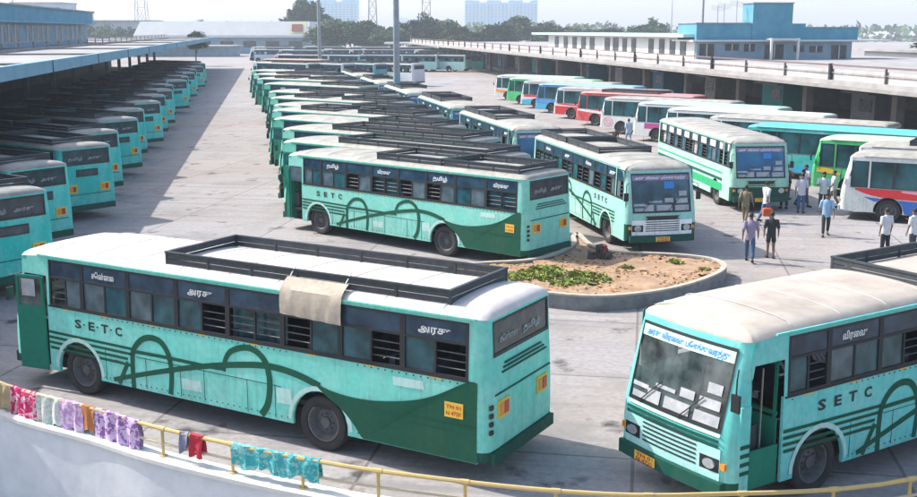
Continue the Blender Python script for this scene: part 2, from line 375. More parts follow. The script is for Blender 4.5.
Q_TXT = ['\u0b85\u0bb0\u0b9a\u0bc1', '\u0bb5\u0bbf\u0bb0\u0bc8\u0bb5\u0bc1', '\u0b9a\u0bc6\u0ba9\u0bcd\u0ba9\u0bc8', '\u0ba4\u0bae\u0bbf\u0bb4\u0bcd']
def make_bus(label, loc, head, group=None, body=(.17, .58, .52), detail=2, style='setc', rack=(-4.3, -10.55), L=11.4, door='closed',
             cat='bus', name='parked_bus', front='std', seed=0, roof=None, plate=('TN 01', 'N 4720')):
    """local frame: origin on the ground under the middle of the front, +x forward, +y the bus's left"""
    rn = random.Random(seed)
    root = thing(name, label, cat, (loc[0], loc[1], 0), R(head), group)
    coach = style.startswith('coach')
    wheels = [-2.0, -8.05]
    if coach:
        levels = [.45, .7, 1.1, 1.42, 1.5, 2.0, 2.68, 2.78, 2.9]; belt = 1.5; wtop = 2.68; q = None; roofz = 2.9; fl, fh = 1.1, 2.68; rl, rh = 2.0, 2.68
    else:
        levels = [.45, .62, 1.0, 1.40, 1.8, 2.2, 2.4, 2.62, 2.75, 2.84]; belt = 1.8; wtop = 2.75; q = 2.4; roofz = 2.84; fl, fh = 1.40, 2.62; rl, rh = 2.2, 2.75
    xs = [-.40, -1.12]+PIL
    xs = [x for x in xs if x > -L+.25]
    if L < 11.3: pass
    FY, RY = 1.02, 1.0
    pil_w = .0
    def is_open(kind, xm, ym, za, zb, a, b):
        if kind == 'side':
            xa, xb = max(a[0], b[0]), min(a[0], b[0])
            if zb <= belt+.001 and xa < -.15 and xb > -L+.15: return True
            if ym > 0 and -1.13 < xb and xa < -.19 and zb <= 2.405 and not coach and xa-xb > .5: return True
            if za >= belt-.001 and zb <= wtop+.001 and xa < -1.19 and xb > -11.04 and xa-xb > .3: return True
            if ym < 0 and za >= belt-.001 and zb <= wtop+.001 and xa < -.39 and xb > -1.13: return True
            if coach and ym > 0 and za >= belt-.001 and zb <= wtop+.001 and xa < -.39 and xb > -1.13: return True
            return False
        if kind == 'front': return fl-.001 <= za and zb <= fh+.001 and abs(ym) < FY
        return rl-.001 <= za and zb <= rh+.001 and abs(ym) < RY
    mixed = front in ('lowgreen', 'std')
    def mi_of(kind, xm, ym, za, zb):
        if kind == 'front' and zb <= 1.001 and mixed and not coach: return 2 if (zb <= .63 or front == 'std') else 0
        if kind == 'rear' and zb <= .63 and not coach: return 2
        return 0
    mb, rings = shell(L, levels, belt, wtop, is_open, mi_of, roofz, xs, fl, fh, FY, rl, rh, RY, rake=.35 if not coach else .3)
    mb.build('body', [M['paint'], roof or M['roofpaint'], M['skirt']], root, True, body, 32)
    if detail >= 2:
        sm = MB()
        for k in range(9):
            x = -1.3-k*1.15
            half = [(1.135, roofz+.060), (1.045, roofz+.103), (.82, roofz+.142), (.45, roofz+.168), (.10, roofz+.177)]
            sm.tube([(x, y, z) for y, z in half]+[(x, -y, z) for y, z in reversed(half)], .007, 5)
        sm.build('roof_seam', M['conc_'] if 'conc_' in M else M['curtain'], root)
    # rain gutter
    g = MB()
    for s in (-1, 1): g.box(-.9, -L+.25, s*(W2-.055), s*(W2-.02), roofz-.035, roofz-.005)
    g.build('rain_gutter', M['paint'] if not coach else M['alu'], root, False, body)
    # lower side panels
    for s in (1, -1):
        x0 = -.2
        if s == 1 and not coach:
            x0 = -1.12
        p = lower_panel(L, s, wheels, belt, x0, -L+.2); p.build('side_panel', M['paint'], root, False, body)
    # chassis / floor
    ch = MB(); ch.box(-.3, -L+.3, -.95, .95, .38, .62); ch.box(-.5, -L+.45, -1.17, 1.17, .78 if not coach else .9, .86 if not coach else .98)
    for wx in wheels:
        for s in (-1, 1): ch.box(wx-.62, wx+.62, s*.75, s*.78, .45, 1.1)
        ch.tube([(wx, -1.0, .5), (wx, 1.0, .5)], .09, 8)
    ch.box(-3.6, -5.0, -1.15, -.6, .33, .7); ch.box(-5.4, -6.6, .6, 1.15, .36, .7)
    ch.build('chassis', M['under'], root)
    for wx in wheels:
        for s in (1, -1): wheel(root, wx, s*1.22)
    # interior
    if detail >= 2:
        for k in range(10):
            x = -2.6-k*.86
            if x < -L+.5: break
            sb = MB()
            for (ya, yb) in ((-1.1, -.2), (.3, 1.1)):
                sb.box(x-.06, x+.05, ya, yb, 1.0, 1.95+.0); sb.box(x, x+.42, ya, yb, 1.15, 1.27)
            sb.build('seat_row', M['seat'], root)
        d = MB(); d.box(-.42, -.75, -1.05, 1.05, .9, 1.38); d.box(-.75, -1.9, -.35, .35, .87, 1.2)
        d.build('dashboard', M['inner'], root)
        sw = MB(); c = Vector((-1.0, -.62, 1.55)); ax = Vector((-.5, 0, .86)).normalized(); u = Vector((0, 1, 0)); v = ax.cross(u)
        sw.tube([c+(u*math.cos(a*math.pi/8)+v*math.sin(a*math.pi/8))*.25 for a in range(17)], .018, 6)
        sw.tube([c-u*.25, c+u*.25], .012, 5); sw.tube([c, c-ax*.45], .03, 6)
        sw.build('steering_wheel', M['black'], root)
        ds = MB(); ds.box(-1.55, -1.63, -.9, -.35, 1.2, 1.95); ds.box(-1.2, -1.6, -.9, -.35, 1.15, 1.3)
        ds.build('driver_seat', M['seat'], root)
    else:
        inn = MB(); inn.box(-1.5, -L+.4, -.85, .85, 1.0, 2.1); inn.build('seat_block', M['seat'], root)
    # side windows
    for s in (1, -1):
        bays = list(zip(PIL[:-1], PIL[1:]))
        if s == -1 or coach: bays = [(-.42, -1.12)]+bays
        elif door != 'x': pass
        for bi, (xa, xb) in enumerate(bays):
            if xb < -L+.2: continue
            pe = .035
            fr = MB(); y0, y1 = -.03, .006
            def bar(x0, x1, z0, z1, t=0.):
                a = [side_pt(x0, z0, s, y0-t), side_pt(x1, z0, s, y0-t), side_pt(x1, z1, s, y0-t), side_pt(x0, z1, s, y0-t)]
                b = [side_pt(x0, z0, s, y1-t), side_pt(x1, z0, s, y1-t), side_pt(x1, z1, s, y1-t), side_pt(x0, z1, s, y1-t)]
                fr.add(a+b, [(0,1,2,3),(4,5,6,7),(0,1,5,4),(1,2,6,5),(2,3,7,6),(3,0,4,7)])
            pw = .05
            xo = [xa-.001, xb+.001]
            bar(xo[0]+0, xo[0]-pw, belt, wtop); bar(xo[1]+pw, xo[1], belt, wtop)
            bar(xa-pw, xb+pw, belt, belt+.04); bar(xa-pw, xb+pw, wtop-.035, wtop)
            if coach:
                gp = MB(); gp.add([side_pt(xa, belt, s, -.012), side_pt(xb, belt, s, -.012), side_pt(xb, wtop, s, -.012), side_pt(xa, wtop, s, -.012)], [(0, 1, 2, 3)])
                w = fr.build('window', M['frame'], root); gp.build('pane', M['coachglass'], w); continue
            bar(xa-pw, xb+pw, q-.03, q+.015)
            xm = (xa+xb)/2
            if abs(xa-xb) > .9: bar(xm+.02, xm-.02, belt+.04, q-.03, .01)
            w = fr.build('window', M['frame'], root)
            gp = MB(); state = rn.choice([0, 1, 1, 2, 2, 3]) if detail >= 2 else rn.choice([0, 1, 2, 2])
            pm = rn.choice([0, 0, 1])
            def pn(x0, x1, o, mi): gp.add([side_pt(x0, belt, s, o), side_pt(x1, belt, s, o), side_pt(x1, q, s, o), side_pt(x0, q, s, o)], [(0, 1, 2, 3)], mi)
            if state in (0, 1): pn(xm, xb, -.02, pm)
            if state in (0, 2): pn(xa, xm, -.026, 1-pm if state == 0 else pm)
            if state == 3: pn(xa, xb, -.16, 2)
            if gp.v: gp.build('pane', [M['pane'], M['pane2'], M['curtain']] if style == 'mofussil' else [M['pane'], M['pane2'], M['pane']], w)
            if detail >= 2 and state != 0:
                gb = MB()
                for zz in (1.95, 2.08, 2.21): a = side_pt(xa, zz, s, -.045); b = side_pt(xb, zz, s, -.045); gb.tube([a, b], .012, 5)
                gb.build('guard_bars', M['rim'], w)
            ql = MB(); ql.add([side_pt(xa-.03, q+.015, s, -.008), side_pt(xb+.03, q+.015, s, -.008), side_pt(xb+.03, wtop-.03, s, -.008), side_pt(xa-.03, wtop-.03, s, -.008)], [(0, 1, 2, 3)])
            if style == 'mofussil':
                ql.add([side_pt(xa-.12, q+.03, s, .003), side_pt(xb+.42, q+.03, s, .003), side_pt(xb+.42, wtop-.05, s, .003), side_pt(xa-.12, wtop-.05, s, .003)], [(0, 1, 2, 3)], 1)
            qo = ql.build('quarter_light', [M['qglass'], M['curtain']], root)
            if detail >= 1 and style == 'setc' and bi % 2 == 1 and abs(xa-xb) > .9:
                tm = MB(); dr = (-1, 0, 0) if s > 0 else (1, 0, 0); xst = (xa-.3) if s > 0 else (xb+.3)
                text_on(tm, Q_TXT[(bi+seed) % 4], .16, side_pt(xst, q+.10, s, .002), dr, (0, 0, 1), 0, .004, .62)
                tm.build('window_lettering', M['white'], qo)
            if detail >= 1 and style == 'setc' and abs(xa-xb) > .9:
                st = MB(); poly_side(st, [(xm+.1, belt-.055), (xm-.12, belt-.055), (xm-.12, belt-.01), (xm+.1, belt-.01)], s, .004)
                st.build('seat_number_sticker', M['plate'], root)
        # belt strip
        bs = MB(); x0 = -1.15 if s == 1 and not coach else -.4
        bs.obox(side_pt(x0, belt-.03, s, .0), (-(11.05+x0), 0, 0), (0, .012*s, 0), (0, 0, .03)); bs.build('belt_strip', M['frame'] if not coach else M['alu'], root)
    # lights and glass at the front
    def fpt(y, z, off=0.):
        t = min(1, max(0, (z-1.25)/1.5)); xf = -(.35 if not coach else .3)*t; w = W2-.05*t
        return (xf+.07*(1-(y/w)**2)+off, y, z)
    ys = [-1.02, -.55, 0, .55, 1.02]
    ws = MB()
    n = 8; yy = [-1.02+2.04*k/n for k in range(n+1)]
    for k in range(n):
        ws.quad(fpt(yy[k], fl, -.012), fpt(yy[k+1], fl, -.012), fpt(yy[k+1], fh, -.012), fpt(yy[k], fh, -.012))
    wo = ws.build('windscreen', M['clear'] if (detail >= 3) else M['blueglass'], root, True)
    rb = MB()
    for k in range(n):
        rb.quad(fpt(yy[k], fl-.03, .006), fpt(yy[k+1], fl-.03, .006), fpt(yy[k+1], fl+.025, .006), fpt(yy[k], fl+.025, .006))
        rb.quad(fpt(yy[k], fh-.02, .006), fpt(yy[k+1], fh-.02, .006), fpt(yy[k+1], fh+.03, .006), fpt(yy[k], fh+.03, .006))
    for y in (-1.03, 1.0): rb.quad(fpt(y, fl-.03, .007), fpt(y+.03, fl-.03, .007), fpt(y+.03, fh+.03, .007), fpt(y, fh+.03, .007))
    rb.build('windscreen_seal', M['black'], wo)
    if not coach and detail >= 1:
        bd = MB()
        for k in range(n):
            bd.quad(fpt(yy[k], fh-.20, .002), fpt(yy[k+1], fh-.20, .002), fpt(yy[k+1], fh-.02, .002), fpt(yy[k], fh-.02, .002))
        bo = bd.build('destination_band', M['purple'] if front == 'std' else M['pale'], wo)
        tm = MB()
        text_on(tm, '\u0b85\u0bb0\u0b9a\u0bc1 \u0bb5\u0bbf\u0bb0\u0bc8\u0bb5\u0bc1 \u0baa\u0bcb\u0b95\u0bcd\u0b95\u0bc1\u0bb5\u0bb0\u0ba4\u0bcd\u0ba4\u0bc1', .12, fpt(-.9, fh-.155, .075 if False else .0), (0, 1, 0), (0, 0, 1), 0, .003, 1.8)
        tm.v = [(fpt(p[1], p[2], .006)) for p in tm.v]
        tm.build('band_lettering', M['white'] if front == 'std' else M['bluestick'], bo)
    if detail >= 2:
        for (y0, y1, z0, z1, mi) in ((-.95, -.5, fl+.03, fl+.13, 0), (-.98, -.6, fl+.2, fl+.27, 0), (-.6, -.3, fl+.03, fl+.24, 0), (.1, .4, fl+.3, fl+.44, 0), (.62, .9, fl+.5, fl+.66, 0), (-.2, .35, fl+.04, fl+.22, 0), (.45, .95, fl+.03, fl+.2, 0), (.5, .92, fl+.27, fl+.42, 0), (-.45, .0, fl+.3, fl+.36, 0), (.1, .45, 2.15, 2.38, 1)):
            if front != 'std' and mi == 1: continue
            stk = MB(); stk.quad(fpt(y0, z0, .004), fpt(y1, z0, .004), fpt(y1, z1, .004), fpt(y0, z1, .004), mi)
            stk.build('windscreen_sticker', [M['paper'], M['bluestick']], wo)
        wp = MB()
        for y in (-.75, .15): wp.tube([fpt(y, fl-.02, .03), fpt(y+.45, fl+.42, .03)], .01, 5)
        wp.build('wiper', M['black'], wo)
    # headlights, grille, bumper, number plate
    fm = 'paint'
    for s in (-1, 1):
        hl = MB(); hy = s*.86
        hl.tube([fpt(hy, .86, -.03), fpt(hy, .86, .03)], .12, 18); hl.v = [(p[0], p[1], .86+(p[2]-.86)*(.62 if front == 'lowgreen' else .9)) for p in hl.v]; o = hl.build('headlight', M['lamp'] if front == 'lowgreen' else M['lamp'], root, False)
        hb = MB(); hb.quad(fpt(hy-.19, .75, .006), fpt(hy+.19, .75, .006), fpt(hy+.19, .97, .006), fpt(hy-.19, .97, .006)); hb.build('lamp_bezel', M['black'], o)
        ind = MB(); iy = s*1.1; ind.box(-.1, .02, iy-.05, iy+.05, .82, .92); ind.build('indicator', M['amber'], root)
    gr = MB()
    for k in range(6):
        z = .76+k*.075
        a = [fpt(-.6+1.2*j/6, z, .012) for j in range(7)]
        for j in range(6): gr.quad(a[j], a[j+1], (a[j+1][0], a[j+1][1], z+.03), (a[j][0], a[j][1], z+.03))
    gr.build('grille', M['ink'] if front == 'lowgreen' else M['black'], root)
    if front == 'lowgreen':
        st = MB()
        for k, (z, mi) in enumerate(((1.22, 0), (1.31, 2), (1.14, 0))):
            for j in range(8):
                a = yy[j]; b = yy[j+1]; st.quad(fpt(a, z, .008), fpt(b, z, .008), fpt(b, z+.05, .008), fpt(a, z+.05, .008), mi)
        st.build('front_stripe', [M['skirt'], M['bluestick'], M['white']], root)
    elif not coach:
        st = MB()
        a = [fpt(-.5, 1.15, .01), fpt(.5, 1.15, .01), fpt(.6, 1.27, .01), fpt(-.6, 1.27, .01)]; st.quad(*a)
        st.build('front_stripe', [M['black']], root)
    if not coach or True:
        bp = MB(); bz0, bz1 = (.40, .62)
        for k in range(n):
            y0, y1 = -1.14+2.28*k/n, -1.14+2.28*(k+1)/n
            bp.obox(fpt(y0, bz0, .0), Vector(fpt(y1, bz0, 0))-Vector(fpt(y0, bz0, 0)), (.075, 0, 0), (0, 0, bz1-bz0))
        bp.build('front_bumper', M['skirt'] if not coach else M['paint'], root, False, body)
    npl = MB(); px = -.45 if front == 'lowgreen' else 0; npl.quad(fpt(px-.25, .42, .085), fpt(px+.25, .42, .085), fpt(px+.25, .58, .085), fpt(px-.25, .58, .085)); po = npl.build('number_plate', M['plate'], root)
    if detail >= 2:
        tm = MB(); x = fpt(px, .5, .09)[0]; text_on(tm, plate[0], .085, (x, px-.2, .505), (0, 1, 0), (0, 0, 1), 0, .002, .4); text_on(tm, plate[1], .085, (x, px-.2, .425), (0, 1, 0), (0, 0, 1), 0, .002, .4)
        tm.build('plate_lettering', M['redpaint'], po)
    # mirrors
    for s in ((1,) if door == 'open' else (-1, 1)):
        mm = MB(); a = fpt(s*1.1, 2.35, .0); mm.tube([a, (a[0]+.20, s*1.26, 2.3), (a[0]+.22, s*1.27, 1.95)], .014, 5)
        mm.box(a[0]+.20, a[0]+.24, s*1.27-.08, s*1.27+.08, 1.78, 2.05); mm.build('mirror', M['black'], root)
    # door
    if not coach:
        if door == 'open':
            st = MB()
            for k in range(3): st.box(-.42, -1.1, .55, 1.2-k*.22, .42+.0, .50+k*.13)
            st.build('door_step', M['under'], root)
            dl = MB(); dl.obox((-1.08, 1.16, .45), (.05, -.62, 0), (.03, .0, 0), (0, 0, 1.0)); dl.obox((-1.08, 1.16, 1.5), (.05, -.62, 0), (.03, .0, 0), (0, 0, .06)); dl.obox((-1.08, 1.16, 2.3), (.05, -.62, 0), (.03, .0, 0), (0, 0, .06))
            dl.obox((-1.08, 1.14, 1.45), (.004, -.05, 0), (.03, 0, 0), (0, 0, .9)); dl.build('door', M['deepgreen'], root)
            lo = MB(); lo.obox((-.40, 1.215, .43), (-.66, -.0, 0), (0, -.03, 0), (0, 0, .62)); lo.build('door_lower_leaf', M['deepgreen'], root)
            for z in (.72, .86, 1.0, 1.14):
                lo2 = MB(); lo2.box(-.20, -.40, 1.246, 1.256, z, z+.06); lo2.build('corner_stripe', M['skirt'], root)
            cp = MB(); cp.box(-.19, -.40, 1.205, 1.245, .43, 1.8); cp.build('door_post', M['paint'], root, False, body)
            pl = MB(); pl.tube([(-.75, 1.12, .6), (-.75, 1.12, 2.3)], .016, 6); pl.build('grab_rail', M['alu'], root)
        elif door == 'ajar':
            lean = R(7)
            dd = MB(); dd.obox((-1.06, 1.235, .40), (.70, .10, 0), (0, .035, 0), (0, 0, 1.35)); dd.obox((-1.06, 1.235, 1.75), (.06, .0086, 0), (0, .035, 0), (0, 0, .62)); dd.obox((-.42, 1.326, 1.75), (.06, .0086, 0), (0, .035, 0), (0, 0, .62)); dd.obox((-1.0, 1.244, 2.33), (.58, .083, 0), (0, .035, 0), (0, 0, .06))
            do = dd.build('door', M['deepgreen'], root)
            gp = MB(); gp.obox((-1.0, 1.25, 1.75), (.58, .083, 0), (0, .006, 0), (0, 0, .58)); gp.build('pane', M['clear'], do)
            pp = MB(); pp.obox((-.85, 1.292, 1.95), (.34, .049, 0), (0, .004, 0), (0, 0, .36)); pp.build('notice', M['paper'], do)
        elif door == 'gap':
            dl = MB(); dl.box(-.42, -.5, .6, 1.2, .45, 2.38); dl.box(-.2, -.42, 1.2, 1.235, .45, 2.4); dl.build('door', M['deepgreen'], root)
            top = MB(); top.box(-.5, -1.1, 1.17, 1.2, 1.85, 2.38); top.build('door_window', M['pane2'], root)
        else:
            dd = MB(); dd.box(-.38, -1.12, 1.205, 1.235, .43, 1.75); dd.box(-.38, -.46, 1.19, 1.22, 1.75, 2.4); dd.box(-1.04, -1.12, 1.19, 1.22, 1.75, 2.4); dd.box(-.46, -1.04, 1.19, 1.22, 2.32, 2.4)
            do = dd.build('door', M['deepgreen'], root); gp = MB(); gp.box(-.46, -1.04, 1.2, 1.206, 1.75, 2.32); gp.build('pane', M['pane'], do)
    # ---- rear end
    rx = -L+.0
    def bpt(y, z, off=0.):
        t = min(1, max(0, (z-1.25)/1.5)); return (-L+.05*t-off, y, z)
    rw = MB(); rw.quad(bpt(1.0, rl, -.01), bpt(-1.0, rl, -.01), bpt(-1.0, rh, -.01), bpt(1.0, rh, -.01)); ro = rw.build('rear_window', M['rearglass'], root)
    rs = MB()
    for (a0, a1, b0, b1) in ((-1.02, 1.02, rl-.03, rl+.03), (-1.02, 1.02, rh-.03, rh+.02), (-1.02, -.97, rl, rh), (.97, 1.02, rl, rh)):
        rs.quad(bpt(a1, b0, .006), bpt(a0, b0, .006), bpt(a0, b1, .006), bpt(a1, b1, .006))
    rs.build('window_seal', M['black'], ro)
    if detail >= 1 and not coach:
        tm = MB()
        for yy0, k in ((.8, 1), (-.05, 2)): text_on(tm, Q_TXT[(k+seed) % 4], .14, bpt(yy0, rl+.18, .008), (0, -1, 0), (0, 0, 1), 0, .002, .62)
        tm.build('window_lettering', M['paper'], ro)
    for s in (-1, 1):
        tl = MB(); y0 = s*.72
        tl.box(-L-.02, -L+.02, y0-.2, y0+.2, 1.12, 1.42); o = tl.build('tail_lamp', M['plate'], root)
        t2 = MB(); t2.box(-L-.032, -L-.018, y0-.15, y0-.01, 1.17, 1.37, 0); t2.box(-L-.032, -L-.018, y0+.02, y0+.15, 1.17, 1.37, 1); t2.build('lamp_lens', [M['redlamp'], M['amber']], o)
    rp = MB()
    if style == 'setc' and detail >= 2:
        for k in range(4):
            z = .92+k*.14; rp.box(-L+.02, -L-.02, 1.08, 1.17, z, z+.07)
        rp.build('marker_lamps', M['black'], root)
        lv = MB()
        for k in range(3): lv.box(-L-.004, -L+.04, -.9+k*.1, .75-k*.05, 1.86+k*.07, 1.885+k*.07)
        lv.build('rear_louvre', M['skirt'], root)
        ln = MB(); ln.box(-L-.008, -L+.02, -1.05, 1.0, 1.53, 1.555); ln.build('engine_flap_edge', M['skirt'], root)
    else:
        rp.box(-L-.01, -L+.03, -.45, .5, 1.72, 2.0, 0); rp.box(-L-.015, -L+.03, -.4, .45, 1.76, 1.96, 1); rp.build('rear_name_board', [M['black'], M['rearglass']], root)
        ln = MB(); ln.box(-L-.008, -L+.02, -1.0, 1.0, 1.02, 1.045); ln.build('engine_flap_edge', M['skirt'], root)
    bb = MB(); bb.box(-L-.06, -L+.02, -1.12, 1.12, .40, .60); bb.build('rear_bumper', M['skirt'] if not coach else M['black'], root)
    # ---- livery
    if style == 'setc':
        for s in (1, -1):
            mb = MB(); o = .005
            stroke(mb, [(-3.5, .42), (-3.5, .98), (-3.56, 1.22), (-3.75, 1.42), (-3.99, 1.51), (-4.25, 1.48), (-4.42, 1.33), (-4.51, 1.10), (-4.53, .82), (-4.48, .45)], .12, s, o)
            stroke(mb, [(-5.85, 1.14), (-5.9, 1.35), (-6.02, 1.53), (-6.26, 1.64), (-6.49, 1.67), (-6.71, 1.6), (-6.87, 1.43), (-6.94, 1.15), (-6.92, .84), (-6.85, .62), (-6.72, .45)], [.10, .14], s, o+.001)
            stroke(mb, [(-2.95, .5), (-3.49, .66), (-4.28, .88), (-5.13, 1.10), (-5.94, 1.27), (-6.85, 1.40), (-7.51, 1.36), (-8.07, 1.22)], [.09, .13], s, o+.002)
            stroke(mb, [(-3.5, 1.17), (-4.47, 1.18), (-5.53, 1.17), (-5.87, 1.19)], .07, s, o+.003)
            stroke(mb, [(-3.1, .44), (-3.38, .92)], .10, s, o+.004, 0, False); stroke(mb, [(-3.02, .9), (-3.5, .86)], .05, s, o+.0045, 0, False)
            for k, z in enumerate((1.24, 1.13, 1.02, .91)):
                x0 = -1.14 if z > .95 else -1.16
                stroke(mb, [(x0, z), (-3.62+.12*k, z-.03)], .055, s, o, 0, False)
            mb.build('swoosh_stripe', M['green'], root)
            rr = MB()
            top = smooth_path([(-7.9, 1.28), (-8.44, 1.16), (-9.13, 1.15), (-9.9, 1.28), (-10.42, 1.46), (-11.0, 1.77), (-11.2, 1.79)])
            pts = top+[(-11.2, .43), (-8.98, .43)]+smooth_path([(-8.93, .46), (-8.77, .66), (-8.54, .87), (-8.2, 1.07), (-7.9, 1.28)])[:-1]
            poly_side(rr, pts, s, o+.006); rr.build('rear_panel', M['green'], root)
            ps = MB(); ps.obox(side_pt(-1.3, .80, s, .003), (-5.0, 0, 0), (0, .004*s, 0), (0, 0, .012)) if False else None
            if detail >= 1:
                tm = MB(); dr = (-1, 0, 0) if s > 0 else (1, 0, 0)
                for i, c_ in enumerate('SETC' if s > 0 else 'CTES'):
                    x = -1.92-i*.38 if s > 0 else -2.12-i*.38+.0
                    text_on(tm, c_, .24, side_pt(x, 1.43, s, .006), dr, (0, 0, 1), 0, .008, .19)
                    if i < 3 and seed == 1: xx = x-.24 if s > 0 else x-.19; poly_side(tm, [(xx, 1.50), (xx-.05, 1.50), (xx-.05, 1.53), (xx, 1.53)], s, .006)
                tm.build('side_lettering', M['ink'], root)
                yp = MB(); poly_side(yp, [(-10.60, 1.14), (-10.95, 1.14), (-10.95, 1.40), (-10.60, 1.40)], s, .014); po = yp.build('side_plate', M['plate'], root)
                tm = MB(); x0 = -10.63 if s > 0 else -10.92
                text_on(tm, plate[0], .09, side_pt(x0, 1.29, s, .019), dr, (0, 0, 1), 0, .002, .28); text_on(tm, plate[1], .09, side_pt(x0, 1.18, s, .019), dr, (0, 0, 1), 0, .002, .28)
                tm.build('plate_lettering', M['redpaint'], po)
            for wx in wheels:
                fl_ = MB()
                pts = [(wx+.66*math.cos(a), .5+.67*math.sin(a)) for a in [math.pi*k/14 for k in range(15)]]
                stroke(fl_, pts, .085, s, .010, 0, False)
                fl_.build('wheel_arch_trim', M['pale'], root)
            if detail >= 2:
                hp = MB()
                for x in (-5.35, -6.4, -2.75, -3.85, -4.75, -7.05, -9.3, -10.2): hp.obox(side_pt(x, .46, s, .002), (-.012, 0, 0), (0, .003*s, 0), (0, 0, .62))
                hp.obox(side_pt(-3.6, 1.06, s, .002), (-3.6, 0, 0), (0, .003*s, 0), (0, 0, .012)); hp.obox(side_pt(-9.0, 1.02, s, .012), (-2.2, 0, 0), (0, .003*s, 0), (0, 0, .012))
                hp.build('hatch_seam', M['skirt'], root)
                rv = MB()
                for k in range(70):
                    x = -1.3-k*.14
                    if abs(x+2.0) < .7 or abs(x+8.05) < .7 or x < -11.1: continue
                    for z in (.50, 1.72): rv.obox(side_pt(x, z, s, .001), (-.022, 0, 0), (0, .006*s, 0), (0, 0, .022))
                tag(rv.build('rivets', M['frame'], root), kind='stuff')
                for (x, z, w_, h_) in ((-4.8, .62, .5, .22), (-7.1, .75, .34, .3), (-9.6, 1.5, .6, .16)):
                    pt = MB(); poly_side(pt, [(x, z), (x-w_, z+.01), (x-w_+.02, z+h_), (x+.02, z+h_-.01)], s, .003); pt.build('repair_patch', M['pale'], root)
    elif style == 'mofussil':
        for s in (1, -1):
            mb = MB()
            stroke(mb, [(-1.14, 1.45), (-11.1, 1.45)], .07, s, .005, 0, False); stroke(mb, [(-1.14, .85), (-11.1, .85)], .34, s, .005, 0, False)
            stroke(mb, [(-1.14, 1.18), (-11.1, 1.18)], .12, s, .006, 1, False)
            for wx in wheels: pass
            mb.build('side_stripe', [M['mint'], M['skirt']], root)
    if rack:
        for rk in (rack if isinstance(rack[0], tuple) else [rack]): roof_rack(root, rk[0], rk[1], roofz)
    root['_k'] = 1
    del root['_k']
    return root
from mathutils import noise as mnoise
def arch_z(x, wheels=(-2.0, -8.05)):
    for w in wheels:
        d = abs(x-w)
        if d < .62: return .5+math.sqrt(.62**2-d*d)
    return .42
def area_side(mb, upper, lower, sd, off, mi=0, step=.11):
    """filled livery area between two curves given as (x, z) from front to rear, cut round the wheel arches"""
    def at(c, x):
        for (xa, za), (xb, zb) in zip(c[:-1], c[1:]):
            if xb <= x <= xa: return za+(zb-za)*(xa-x)/max(1e-6, xa-xb)
        return c[-1][1]
    xa, xb = upper[0][0], upper[-1][0]; n = max(2, int((xa-xb)/step))
    for i in range(n):
        p, q = xa+(xb-xa)*i/n, xa+(xb-xa)*(i+1)/n
        l0, l1 = max(at(lower, p), arch_z(p)), max(at(lower, q), arch_z(q)); u0, u1 = at(upper, p), at(upper, q)
        if u0-l0 < .005 and u1-l1 < .005: continue
        poly_side(mb, [(p, max(l0, .42)), (q, max(l1, .42)), (q, max(u1, l1+.001)), (p, max(u0, l0+.001))], sd, off, mi)
def coach_livery(root, areas, mats, name='livery'):
    for s in (1, -1):
        for k, (up, lo, mi) in enumerate(areas):
            mb = MB(); area_side(mb, smooth_path(up, 4), smooth_path(lo, 4), s, .006+.002*k, mi)
            mb.build(name, mats, root)

# ------------------------------------------------------------------ named buses in the middle of the yard
TEAL = (.12, .56, .42)
busA = make_bus('nearest mint green bus, behind the washing, with a beige cloth hanging over one window',
                (-8.79, 23.17), 150.1, None, (.18, .68, .57), 3, 'setc', (-4.3, -10.55), door='ajar', front='lowgreen', seed=1, roof=mat('bright_roof_paint', (.70, .66, .62), .6, 0, 0, 1.3, (.52, .47, .42), .2))
busE = make_bus('mint green bus at the lower right facing the viewer with its front door open', (3.38, 16.25), -147.2, None, (.14, .64, .58), 3, 'setc', (-4.9, -10.9),
                door='open', front='lowgreen', seed=0, roof=mat('dusty_roof_paint', (.52, .47, .40), .65, 0, 0, 1.1, (.33, .28, .23), .2))
busC = make_bus('green bus with dark swoosh and roof racks standing just left of the round planter', (-5.8, 41.04), 139.6, None, (.22, .66, .54), 2, 'setc',
                ((-4.8, -7.7), (-7.85, -10.9)), door='gap', seed=2)
busD = make_bus('pale green bus facing the viewer behind the planter, purple band over its windscreen', (6.76, 35.47), -78, None, (.33, .66, .57), 2, 'setc',
                ((-3.6, -7.2), (-7.5, -10.9)), door='closed', seed=3)
busF = make_bus('cream bus with green stripes and white curtains facing the crowd of passengers', (12.35, 43.9), -85, None, (.36, .66, .50), 2, 'mofussil', None, seed=4)

def front_paint(root, colour):
    """painted lower front panel between bumper and windscreen"""
    mb = MB(); n = 8; yy = [-1.06+2.12*k/n for k in range(n+1)]
    def fp(y, z): return (.07*(1-(y/W2)**2)+.004, y, z)
    for k in range(n): mb.quad(fp(yy[k], .63), fp(yy[k+1], .63), fp(yy[k+1], 1.13), fp(yy[k], 1.13))
    mb.build('front_panel', colour, root)

for ch in busD.children:
    if ch.name.startswith('windscreen'): ch.data.materials[0] = glass_pane('grey_windscreen', (.012, .03, .04), (.06, .13, .17), .1, 1.4)
front_paint(busE, paint_mat('front_sunlit_mint', .45, .2, (.40, .72, .68)))  # paler than the side paint: sunlight on the front put into the colour
front_paint(busD, M['paint']); busD.children[-1].color = (.22, .60, .52, 1)
